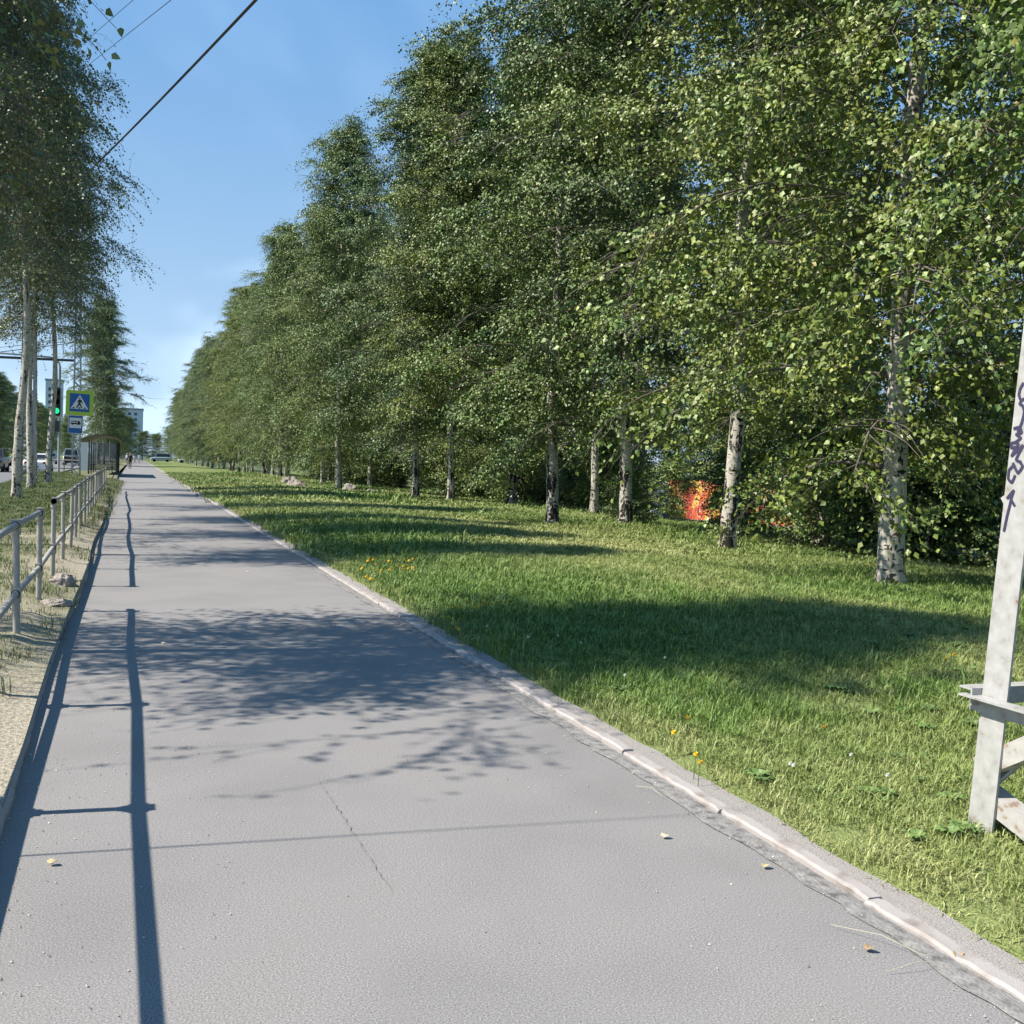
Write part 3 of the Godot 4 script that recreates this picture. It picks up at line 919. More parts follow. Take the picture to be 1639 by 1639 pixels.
# ------------------------------------------------------------------ railing along the verge
func rail_x(d: float) -> float:
	return -0.765 - 0.0075 * d
func build_railing() -> void:
	var t := thing("railing", Vector3(-0.85, 0, 0), "pale grey tubular railing with two rails and a gap in its top rail", "railing")
	t.position = Vector3.ZERO
	var r := RandomNumberGenerator.new()
	r.seed = 5
	var ds := [-3.2, -1.2, 0.8, 2.8, 4.8, 6.8, 8.81, 10.85]
	var d := 12.9
	while d < 47.0:
		ds.append(d)
		d += 1.95
	var post := rod_mesh(Vector3(0, -0.15, 0), Vector3(0, 0.885, 0), 0.026, 12)
	var fit := MB.new()
	fit.rod(Vector3(0, 0, 0.062), Vector3(0, 0, -0.062), 0.033, 12)
	fit.box(Vector3(0, 0.004, 0), Vector3(0.066, 0.080, 0.09))
	fit.rod(Vector3(0, -0.075, 0), Vector3(0, -0.02, 0), 0.036, 12)
	var fitting := fit.mesh()
	var tops := []
	var mids := []
	for k in ds.size():
		var x := rail_x(ds[k]) + r.randf_range(-0.012, 0.012)
		var y := gh(x, ds[k]) + r.randf_range(-0.02, 0.015) - 0.07 * sst(30, 45, ds[k])
		var p := part("post", post, M.paint_grey, t, Vector3(x, y, -ds[k]))
		p.rotation = Vector3(r.randf_range(-0.015, 0.015), 0, r.randf_range(-0.02, 0.02))
		part("fitting", fitting, M.paint_grey, p, Vector3(0, 0.86, 0))
		part("fitting", fitting, M.paint_grey, p, Vector3(0, 0.325, 0))
		tops.append(p.position + p.basis * Vector3(0, 0.86, 0))
		mids.append(p.position + p.basis * Vector3(0, 0.325, 0))
	for k in ds.size() - 1:
		if not (ds[k] > 10.8 and ds[k] < 10.9):
			part("top_rail", rod_mesh(tops[k], tops[k + 1], 0.026, 12), M.paint_grey, t)
		part("middle_rail", rod_mesh(mids[k], mids[k + 1], 0.025, 12), M.paint_grey, t)
	# the open ends at the gap: a stub with a dark mouth
	part("rail_stub", rod_mesh(tops[7], tops[7] + Vector3(0, -0.02, -0.16), 0.030, 12), M.paint_grey, t)
	part("rail_mouth", rod_mesh(tops[8] + Vector3(0, 0, 0.061), tops[8] + Vector3(0, 0, 0.063), 0.030, 12), M.black, t)
	part("rail_mouth", rod_mesh(tops[7] + Vector3(0, -0.02, -0.161), tops[7] + Vector3(0, -0.02, -0.164), 0.024, 12), M.black, t)
	# thin sign post on the verge, out of the picture: its long faint shadow crosses the path
	var sp := thing("sign_post", Vector3(-1.75, gh(-1.75, 4.38), -4.38), "thin bare steel post on the verge", "post")
	part("post", rod_mesh(Vector3(0, -0.1, 0), Vector3(0.05, 5.2, 0.02), 0.0085, 10, 0.0022), M.galv, sp)
	part("cap", rod_mesh(Vector3(0.05, 5.2, 0.02), Vector3(0.05, 5.22, 0.02), 0.022, 10), M.galv, sp)
	# barrier across the verge further on
	var bt := thing("barrier", Vector3(-3.9, 0.1, -80.0), "low white tube barrier across the verge by the bus shelter", "barrier")
	for k in 4:
		part("post", rod_mesh(Vector3(-2.4 + k * 1.6, -0.1, 0), Vector3(-2.4 + k * 1.6, 0.92, 0), 0.035, 8), M.paint_grey, bt)
	part("top_rail", rod_mesh(Vector3(-2.5, 0.9, 0), Vector3(2.6, 0.9, 0), 0.04, 8), M.paint_grey, bt)
	part("bottom_rail", rod_mesh(Vector3(-2.5, 0.3, 0), Vector3(2.6, 0.3, 0), 0.035, 8), M.paint_grey, bt)

# ------------------------------------------------------------------ lattice masts
# a square lattice mast; corner 0 is (-x, far), 1 (+x, far), 2 (+x, near), 3 (-x, near)
func lattice(t: Node3D, s0: float, s1: float, h: float, w: float, first: float, pitch: float, ring: float, m: Material, m2: Material) -> void:
	var c := [Vector2(-1, -1), Vector2(1, -1), Vector2(1, 1), Vector2(-1, 1)]
	for k in 4:
		var b := MB.new()
		var q: Vector2 = c[k]
		b.angle(corner(q, s0, s1, h, -0.2), corner(q, s0, s1, h, h), Vector3(-q.x, 0, 0), Vector3(0, 0, -q.y), w)
		part("leg", b.mesh(), m, t)
	for k in 4:
		var q0: Vector2 = c[k]
		var q1: Vector2 = c[(k + 1) % 4]
		var out := Vector3(q0.x + q1.x, 0, q0.y + q1.y).normalized()
		var y := first if k != 0 else first + pitch * 0.5
		var flip := false
		if k != 3:
			flip = k % 2 == 1
		else:
			flip = false         # on the face that shows, the first bar rises to corner 0
		var lo := y - pitch * 0.5
		while lo < h - pitch * 0.6:
			var a := corner(q0 if not flip else q1, s0, s1, h, maxf(lo + pitch * 0.5 if lo < 0 else lo, -0.05))
			var e := corner(q1 if not flip else q0, s0, s1, h, lo + pitch * 0.5)
			if lo < 0.0: a = corner(q0 if not flip else q1, s0, s1, h, -0.05)
			var b := MB.new()
			var y3 := (e - a).normalized()
			b.angle(a.lerp(e, 0.03) - out * 0.013, e.lerp(a, 0.03) - out * 0.013, out.cross(y3), -out, w * 0.66, 0.009)
			part("brace", b.mesh(), m2, t)
			lo += pitch * 0.5
			flip = not flip
	if ring > 0.0:
		for k in 4:
			var q0: Vector2 = c[k]
			var q1: Vector2 = c[(k + 1) % 4]
			var out := Vector3(q0.x + q1.x, 0, q0.y + q1.y).normalized()
			var a := corner(q0, s0, s1, h, ring + (0.03 if k % 2 == 0 else 0.0))
			var e := corner(q1, s0, s1, h, ring + (0.03 if k % 2 == 0 else 0.0))
			var dir := (e - a).normalized()
			var b := MB.new()
			b.angle(a - dir * 0.055 + out * 0.003, e + dir * 0.055 + out * 0.003, out, Vector3.DOWN, 0.075, 0.009)
			part("ring_bar", b.mesh(), m, t)
func corner(q: Vector2, s0: float, s1: float, h: float, y: float) -> Vector3:
	var s := lerpf(s0, s1, y / h) * 0.5
	return Vector3(q.x * s, y, q.y * s)
func build_pylon() -> void:
	var c := Vector3(3.465, 0, -3.46)
	var s0 := 0.95
	var t := thing("steel_pylon", c + Vector3(s0 / 2, gh(4.2, 3.3) - 0.02, s0 / 2), "pale grey lattice steel pylon with dark graffiti on its leg", "pylon")
	lattice(t, s0, 0.30, 9.0, 0.135, 0.22, 1.15, 0.60, M.pylon, M.rusty)
	# scrawled tag down the outer face of the leg; strokes given where the photograph shows them
	var strokes := [
		[[1380, 545], [1364, 575], [1358, 605], [1368, 632], [1386, 625]], [[1372, 630], [1362, 650], [1376, 660], [1384, 690], [1372, 745], [1352, 790]],
		[[1332, 775], [1362, 770], [1370, 795], [1345, 805], [1366, 822], [1340, 845], [1320, 850], [1320, 872], [1340, 868]],
		[[1356, 850], [1322, 912], [1376, 862], [1344, 930], [1368, 945]], [[1328, 950], [1352, 998], [1376, 965], [1358, 940]],
		[[1330, 962], [1308, 985], [1304, 1028], [1322, 1046], [1338, 1012]], [[1298, 1128], [1330, 1090], [1318, 1130], [1336, 1165]], [[1326, 1092], [1312, 1160], [1298, 1215], [1282, 1292]]]
	var b := MB.new()
	for st in strokes:
		var pts := PackedVector3Array()
		for q in st:
			var px: float = 1200.0 + q[0] / 3.153
			var py: float = 440.0 + q[1] / 3.153
			var x := 3.465
			for i in 3: x = c.x - 0.003 + (s0 - 0.30) / 2.0 / 9.0 * (on_x(px, py, x).y - t.position.y)
			pts.append(on_x(px, py, x) - t.position)
		var cur := Curve3D.new()
		for i in pts.size():
			var tang := (pts[mini(i + 1, pts.size() - 1)] - pts[maxi(i - 1, 0)]) * 0.10
			cur.add_point(pts[i], -tang, tang)
		var line := cur.tessellate(4, 3.0)
		for i in line.size() - 1:
			var dd := (line[i + 1] - line[i]).normalized()
			var side := dd.cross(Vector3.LEFT).normalized() * 0.0065
			b.quad(line[i] - side - dd * 0.002, line[i] + side - dd * 0.002, line[i + 1] + side + dd * 0.002, line[i + 1] - side + dd * 0.002)
	part("graffiti", b.mesh(), M.ink, t)

# ------------------------------------------------------------------ street furniture, signs, vehicles
func flat_poly(pts: PackedVector2Array, z: float, scale := 1.0, at := Vector2.ZERO) -> ArrayMesh:
	var b := MB.new()
	var ix := Geometry2D.triangulate_polygon(pts)
	for i in range(0, ix.size(), 3):
		var q := []
		for k in 3:
			var p := pts[ix[i + k]] * scale + at
			q.append(Vector3(p.x, p.y, z))
		if (q[2] - q[0]).cross(q[1] - q[0]).z < 0: b.tri(q[0], q[2], q[1])
		else: b.tri(q[0], q[1], q[2])
	return b.mesh()
func round_rect(w: float, h: float, r: float) -> PackedVector2Array:
	var o := PackedVector2Array()
	for k in 4:
		var cx: float = [1, -1, -1, 1][k] * (w / 2 - r)
		var cy: float = [1, 1, -1, -1][k] * (h / 2 - r)
		for i in 6:
			var a := PI / 2 * (k + i / 5.0)
			o.append(Vector2(cx + cos(a) * r, cy + sin(a) * r))
	return o
func plate(w: float, h: float, r: float, z0: float, z1: float) -> ArrayMesh:
	var b := MB.new()
	var p := round_rect(w, h, r)
	for i in p.size():
		var a := p[i]
		var e := p[(i + 1) % p.size()]
		b.quad(Vector3(a.x, a.y, z0), Vector3(e.x, e.y, z0), Vector3(e.x, e.y, z1), Vector3(a.x, a.y, z1))
		b.tri(Vector3(0, 0, z1), Vector3(e.x, e.y, z1), Vector3(a.x, a.y, z1))
		b.tri(Vector3(0, 0, z0), Vector3(a.x, a.y, z0), Vector3(e.x, e.y, z0))
	return b.mesh()
func v2(a: Array) -> PackedVector2Array:
	var o := PackedVector2Array()
	for k in range(0, a.size(), 2): o.append(Vector2(a[k], a[k + 1]))
	return o
func build_street() -> void:
	var DM := 62.0
	# mast with signs
	var foot := on_d(121.5, 753, DM)
	foot.y = gh(foot.x, DM)
	var mast := thing("lattice_mast", foot, "slender grey lattice mast carrying the crossing sign and bracket arms", "mast")
	lattice(mast, 0.48, 0.26, 13.0, 0.07, 0.4, 0.8, 0.0, M.galv, M.galv)
	var ya := on_d(118, 577, DM).y - foot.y
	part("bracket_arm", rod_mesh(Vector3(-0.15, ya, 0), on_d(-12, 571, DM) - foot, 0.07, 8), M.darkmetal, mast)
	part("stay", rod_mesh(Vector3(-4.6, ya + 0.05, 0), Vector3(-0.1, ya + 1.0, 0), 0.02, 6), M.darkmetal, mast)
	var lm := on_d(44, 785, 49.5)
	lm.y = gh(lm.x, 49.5)
	var m2 := thing("lattice_mast", lm, "wide grey lattice mast standing behind the verge birches", "mast")
	lattice(m2, 0.72, 0.40, 12.0, 0.12, 0.3, 1.0, 0.7, M.pylon, M.rusty)
	# pedestrian crossing sign
	var u := DM / 1640.0 * 1.02
	var cs := thing("crossing_sign", on_d(127.5, 645, DM - 0.4), "blue pedestrian crossing sign on a yellow-green board", "road sign")
	cs.rotation.z = deg_to_rad(-1.2)
	var w := 36.5 * u
	part("board", plate(w, w * 0.97, w * 0.07, -0.02, 0.0), mat(Color(0.42, 0.58, 0.055), 0.4), cs)
	part("blue_field", flat_poly(v2([-0.36, -0.34, 0.36, -0.34, 0.36, 0.36, -0.36, 0.36]), 0.006, w), mat(Color(0.012, 0.105, 0.36), 0.4), cs)
	part("white_triangle", flat_poly(v2([-0.325, -0.235, 0.325, -0.235, 0.0, 0.325]), 0.012, w), M.white, cs)
	part("walking_figure", flat_poly(v2([-0.03, 0.14, 0.045, 0.13, 0.085, 0.07, 0.12, 0.0, 0.095, -0.015, 0.055, 0.045, 0.025, 0.0, 0.11, -0.20, 0.075, -0.205, 0.0, -0.07, -0.085, -0.20, -0.125, -0.195, -0.05, -0.03, -0.035, 0.055, -0.085, 0.02, -0.105, 0.035, -0.045, 0.11]), 0.018, w), M.black, cs)
	part("figure_head", flat_poly(round_rect(0.06, 0.06, 0.0299), 0.018, w, Vector2(0.0, 0.185) * w), M.black, cs)
	for q in [-0.215, -0.005, 0.19]:
		part("stripe", flat_poly(v2([-0.04, -0.03, 0.03, -0.03, 0.045, 0.02, -0.02, 0.02]), 0.018, w, Vector2(q, -0.19) * w), M.black, cs)
	part("bracket", box_mesh(Vector3(0.4, 0.05, 0.35), Vector3(-0.2, 0.1, -0.2)), M.galv, cs)
	# stop sign for buses under it
	var bs := thing("bus_stop_sign", on_d(120.8, 679, DM - 0.35), "blue and white bus stop sign below the crossing sign", "road sign")
	bs.rotation.z = deg_to_rad(-1.2)
	var bw := 19.5 * u
	part("board", plate(bw, bw * 1.38, bw * 0.06, -0.02, 0.0), M.white, bs)
	part("blue_field", flat_poly(round_rect(bw * 0.93, bw * 1.31, bw * 0.05), 0.006), mat(Color(0.015, 0.115, 0.37), 0.4), bs)
	part("white_field", flat_poly(v2([-0.40, -0.28, 0.40, -0.28, 0.40, 0.47, -0.40, 0.47]), 0.012, bw), M.white, bs)
	part("bus_symbol", flat_poly(v2([-0.33, 0.0, -0.26, 0.0, -0.24, -0.05, -0.15, -0.05, -0.13, 0.0, 0.13, 0.0, 0.15, -0.05, 0.24, -0.05, 0.26, 0.0, 0.33, 0.0, 0.34, 0.07, 0.30, 0.22, 0.24, 0.25, -0.28, 0.25, -0.33, 0.18]), 0.018, bw), M.black, bs)
	for q in [-0.24, -0.08, 0.08]:
		part("bus_window", flat_poly(v2([-0.06, 0.10, 0.06, 0.10, 0.06, 0.19, -0.06, 0.19]), 0.024, bw, Vector2(q, 0.0) * bw), M.white, bs)
	top("name_plate", box_mesh(Vector3(0.9, 0.09, 0.02)), M.white, "narrow white plate between the two road signs", "road sign", "", "", on_d(118.5, 664, DM - 0.36))
	# traffic light on a bent pole
	var tf := on_d(93.5, 757, DM)
	tf.y = gh(tf.x, DM)
	var tl := thing("traffic_light", tf, "traffic light showing green on a tall bent grey pole", "traffic light")
	var hi := on_d(97, 580, DM).y - tf.y
	var arm := PackedVector3Array([Vector3(0, -0.1, 0), Vector3(0, hi - 0.3, 0)])
	for i in 6: arm.append(Vector3(-0.5 * (1.0 - cos(PI / 12 * (i + 1))), hi - 0.3 + 0.55 * sin(PI / 12 * (i + 1)), 0))
	arm.append(Vector3(-4.2, hi + 0.32, 0))
	var ar := PackedFloat32Array()
	for i in arm.size(): ar.append(0.065 if i < 2 else 0.05)
	part("pole", tube_mesh(arm, ar, 10), M.galv, tl)
	var hc := on_d(90.5, 643, DM - 0.1) - tf
	part("backing_plate", plate(0.56, 1.75, 0.05, -0.06, -0.04), M.white, tl, hc)
	part("housing", plate(0.38, 1.55, 0.06, -0.04, 0.12), M.black, tl, hc)
	for k in 3:
		var lens_m: StandardMaterial3D = [mat(Color(0.06, 0.006, 0.006), 0.3), mat(Color(0.06, 0.035, 0.004), 0.3), mat(Color(0.02, 0.5, 0.25), 0.3)][k]
		if k == 2:
			lens_m.emission_enabled = true
			lens_m.emission = Color(0.1, 0.9, 0.55)
			lens_m.emission_energy_multiplier = 1.0
		part("signal_lens", rod_mesh(Vector3(0, 0.5 - 0.5 * k, 0.115), Vector3(0, 0.5 - 0.5 * k, 0.14), 0.155, 16), lens_m, tl, hc)
		var hood := MB.new()
		for i in 9:
			var a := PI * (i / 9.0)
			var e := PI * ((i + 1) / 9.0)
			hood.quad(Vector3(cos(a) * 0.17, sin(a) * 0.17, 0.12), Vector3(cos(e) * 0.17, sin(e) * 0.17, 0.12), Vector3(cos(e) * 0.16, sin(e) * 0.17, 0.34), Vector3(cos(a) * 0.16, sin(a) * 0.17, 0.34))
		part("hood", hood.mesh(), M.black, tl, hc + Vector3(0, 0.5 - 0.5 * k, 0))
	part("lower_housing", plate(0.34, 0.6, 0.05, -0.1, 0.1), M.darkmetal, tl, hc + Vector3(0.0, -1.35, 0))
	# bus shelter
	var sh := thing("bus_shelter", Vector3(-2.0, 0.08, -81.0), "grey glazed bus shelter with a curved roof beside the path", "bus shelter")
	var len := 13.0
	var hw := 0.86
	for z in [-len / 2, -len / 6, len / 6, len / 2]:
		for x in [-hw, hw]:
			part("post", box_mesh(Vector3(0.09, 2.35, 0.09), Vector3(x, 1.17, z)), M.darkmetal, sh)
	var rf := MB.new()
	for i in 12:
		var a := -1.55 + 2.75 * i / 12.0
		var e := -1.55 + 2.75 * (i + 1) / 12.0
		var ya0 := 2.72 - 0.20 * a * a
		var ye := 2.72 - 0.20 * e * e
		for o in [0.0, 0.05]:
			rf.quad(Vector3(a, ya0 + o, -len / 2 - 0.2), Vector3(e, ye + o, -len / 2 - 0.2), Vector3(e, ye + o, len / 2 + 0.2), Vector3(a, ya0 + o, len / 2 + 0.2))
		for z in [-len / 2 - 0.2, len / 2 + 0.2]:
			rf.quad(Vector3(a, ya0, z), Vector3(e, ye, z), Vector3(e, ye + 0.05, z), Vector3(a, ya0 + 0.05, z))
	part("roof", rf.mesh(), M.darkmetal, sh)
	for k in 9:
		var z := -len / 2 + (k + 0.5) * len / 9.0
		part("pane", box_mesh(Vector3(0.012, 1.75, len / 9.0 - 0.08), Vector3(hw, 1.3, z)), M.glass, sh)
		part("mullion", box_mesh(Vector3(0.05, 2.2, 0.05), Vector3(hw, 1.15, z - len / 18.0)), M.darkmetal, sh)
	part("sill_bar", box_mesh(Vector3(0.06, 0.06, len), Vector3(hw, 0.40, 0)), M.darkmetal, sh)
	for k in 4:
		part("pane", box_mesh(Vector3(0.40, 1.75, 0.012), Vector3(-hw + 0.24 + k * 0.42, 1.3, len / 2)), M.glass, sh)
		part("mullion", box_mesh(Vector3(0.045, 2.3, 0.05), Vector3(-hw + 0.03 + k * 0.42, 1.2, len / 2)), M.galv, sh)
	part("end_sill", box_mesh(Vector3(hw * 2, 0.06, 0.06), Vector3(0, 0.40, len / 2)), M.darkmetal, sh)
	part("notice_panel", box_mesh(Vector3(0.42, 1.9, 0.04), Vector3(-hw - 0.28, 1.25, len / 2)), M.white, sh)
	part("bench", box_mesh(Vector3(0.4, 0.06, 6.0), Vector3(0.4, 0.47, 0)), M.paint_grey, sh)
	# vehicles
	car("passenger_car", Vector3(-6.55, -0.03, -82.0), 0.0, Color(0.70, 0.71, 0.72), 0, "white saloon car driving away beside the verge birches", "car")
	car("passenger_car", Vector3(-9.75, -0.03, -84.0), PI, Color(0.02, 0.021, 0.024), 1, "black car on the road seen past the crooked birch", "car")
	car("van", Vector3(-7.3, -0.03, -140.0), 0.0, Color(0.62, 0.61, 0.58), 2, "white van with a dark rear beside the bus shelter", "van")
	for e in [[-10.5, 150.0, 0.6, "pale car far along the road behind the white saloon"], [-13.0, 118.0, 0.55, "white car on the far lane behind the stout birch"], [-10.2, 190.0, 0.35, "grey car far off past the traffic light pole"]]:
		car("passenger_car", Vector3(e[0], -0.03, -e[1]), PI if e[0] < -11 else 0.0, g3(e[2]), 0, e[3], "car")
	car("van", Vector3(6.0, 0.05, -262.0), PI / 2, Color(0.33, 0.40, 0.48), 2, "pale blue van parked across the far end of the path", "van")
	car("passenger_car", Vector3(12.0, 0.05, -258.0), PI / 2, Color(0.5, 0.52, 0.54), 0, "silver car parked beyond the people by the far trees", "car")
	# overhead cables
	cable("overhead_cable", on_d(60, 345, 62.0), on_d(520, -118, 12.5), 0.024, 0.25, "thick black twisted cable crossing the sky above the path")
	cable("overhead_wire", on_d(60, 133, 60.0), on_d(420, -180, 14.0), 0.007, 0.0, "thin wire passing in front of the verge tree tops")
	cable("overhead_wire", on_d(60, 168, 60.0), on_d(420, -115, 14.0), 0.007, 0.0, "thin lower wire ending among the verge tree tops")
	cable("overhead_wire", on_d(-15, 539, 62.0), on_d(118, 548, 62.0), 0.012, 0.1, "trolley wire strung to the slender lattice mast")
	cable("overhead_wire", on_d(-15, 557, 62.0), on_d(118, 537, 62.0), 0.012, 0.1, "sagging wire strung to the slender mast above its bracket arm")
	cable("overhead_wire", on_d(118, 600, 62.0), on_d(262, 638, 230.0), 0.02, 0.5, "wire running from the slender mast to the distant trees")
func cable(called: String, a: Vector3, b: Vector3, r: float, sag: float, label: String) -> void:
	var pts := PackedVector3Array()
	var rr := PackedFloat32Array()
	for i in 33:
		var t := i / 32.0
		pts.append(a.lerp(b, t) - Vector3(0, sag * 4.0 * t * (1.0 - t), 0))
		rr.append(r)
	top(called, tube_mesh(pts, rr, 6), M.black, label, "cable")
# kind 0 saloon, 1 tall car, 2 van; the front looks along -z
func car(called: String, at: Vector3, turn: float, paint: Color, kind: int, label: String, category: String) -> void:
	var t := thing(called, at, label, category, "", turn)
	var pm := mat(paint, 0.25)
	pm.clearcoat_enabled = true
	pm.clearcoat = 0.6
	var w: float = [0.88, 0.92, 0.98][kind]
	var L: float = [2.2, 2.2, 2.4][kind]
	# section along the length: z, belt height, half width, roof height (0 none), roof half width
	var belt: Array = [[-L, 0.62, 0.78], [-L * 0.9, 0.76, 0.95], [-L * 0.45, 0.92, 1.0], [0.0, 0.94, 1.0], [L * 0.55, 0.97, 1.0], [L * 0.93, 0.95, 0.96], [L, 0.80, 0.88]]
	var up: float = [0.0, 0.12, 0.22][kind]
	var b := MB.new()
	var rows := []
	for e in belt:
		var z: float = e[0]
		var y: float = e[1] + up
		var x: float = e[2] * w
		rows.append([Vector3(-x * 0.9, 0.24, z), Vector3(-x, 0.42, z), Vector3(-x, y - 0.10, z), Vector3(-x * 0.90, y, z), Vector3(0, y + 0.03, z), Vector3(x * 0.90, y, z), Vector3(x, y - 0.10, z), Vector3(x, 0.42, z), Vector3(x * 0.9, 0.24, z)])
	for i in rows.size() - 1:
		for k in 8: b.quad(rows[i][k], rows[i][k + 1], rows[i + 1][k + 1], rows[i + 1][k])
		b.quad(rows[i][8], rows[i][0], rows[i + 1][0], rows[i + 1][8])
	for i in [0, rows.size() - 1]:
		for k in 8: b.tri(Vector3(0, 0.5, rows[i][0].z), rows[i][k], rows[i][k + 1])
	part("body", b.mesh(), pm, t)
	# cabin: base and roof outlines
	var roof: float = [1.44, 1.72, 2.1][kind]
	var zf: float = [-L * 0.42, -L * 0.40, -L * 0.62][kind]
	var zr: float = [L * 0.72, L * 0.95, L * 0.97][kind]
	var rf: float = [-L * 0.10, -L * 0.14, -L * 0.40][kind]
	var rb: float = [L * 0.42, L * 0.82, L * 0.92][kind]
	var y0 := 0.93 + up
	var bw := w * 0.90
	var tw := w * 0.74
	var c := MB.new()
	var lo := [Vector3(-bw, y0, zf), Vector3(bw, y0, zf), Vector3(bw, y0, zr), Vector3(-bw, y0, zr)]
	var hi := [Vector3(-tw, roof, rf), Vector3(tw, roof, rf), Vector3(tw, roof, rb), Vector3(-tw, roof, rb)]
	for k in 4: c.quad(lo[k], lo[(k + 1) % 4], hi[(k + 1) % 4], hi[k])
	c.quad(hi[0], hi[1], hi[2], hi[3])
	part("cabin", c.mesh(), pm, t)
	for k in 4:
		var n2: Vector3 = ((lo[k] + lo[(k + 1) % 4]) * 0.5 - Vector3(0, y0, (zf + zr) / 2)).normalized() * 0.012
		var q := MB.new()
		var a0: Vector3 = lo[k].lerp(lo[(k + 1) % 4], 0.06).lerp(hi[k].lerp(hi[(k + 1) % 4], 0.06), 0.12) + n2
		var a1: Vector3 = lo[k].lerp(lo[(k + 1) % 4], 0.94).lerp(hi[k].lerp(hi[(k + 1) % 4], 0.94), 0.12) + n2
		var a2: Vector3 = lo[k].lerp(lo[(k + 1) % 4], 0.94).lerp(hi[k].lerp(hi[(k + 1) % 4], 0.94), 0.86) + n2
		var a3: Vector3 = lo[k].lerp(lo[(k + 1) % 4], 0.06).lerp(hi[k].lerp(hi[(k + 1) % 4], 0.06), 0.86) + n2
		q.quad(a0, a1, a2, a3)
		part("window", q.mesh(), M.carglass, t)
	for z in [-L * 0.62, L * 0.62]:
		for s in [-1, 1]:
			var wh := part("wheel", rod_mesh(Vector3(s * (w - 0.22), 0.32, z), Vector3(s * (w + 0.01), 0.32, z), 0.32, 18), M.rubber, t)
			part("rim", rod_mesh(Vector3(s * (w - 0.02), 0.32, z), Vector3(s * (w + 0.022), 0.32, z), 0.2, 12), M.chrome, wh)
	for s in [-1, 1]:
		part("tail_light", box_mesh(Vector3(0.26, 0.15, 0.05), Vector3(s * w * 0.68, 0.78 + up, L - 0.01)), mat(Color(0.25, 0.01, 0.01), 0.2), t)
		part("headlight", box_mesh(Vector3(0.3, 0.13, 0.05), Vector3(s * w * 0.58, 0.60 + up, -L + 0.0)), M.chrome, t)
	part("bumper", box_mesh(Vector3(w * 1.8, 0.2, 0.12), Vector3(0, 0.42, L + 0.0)), M.rubber if kind == 2 else pm, t)
	part("number_plate", box_mesh(Vector3(0.5, 0.11, 0.02), Vector3(0, 0.62, L + 0.03)), M.white, t)
	if kind == 2: part("rear_door", box_mesh(Vector3(w * 1.7, 0.62, 0.03), Vector3(0, 0.78, L + 0.02)), mat(Color(0.05, 0.03, 0.025), 0.4), t)

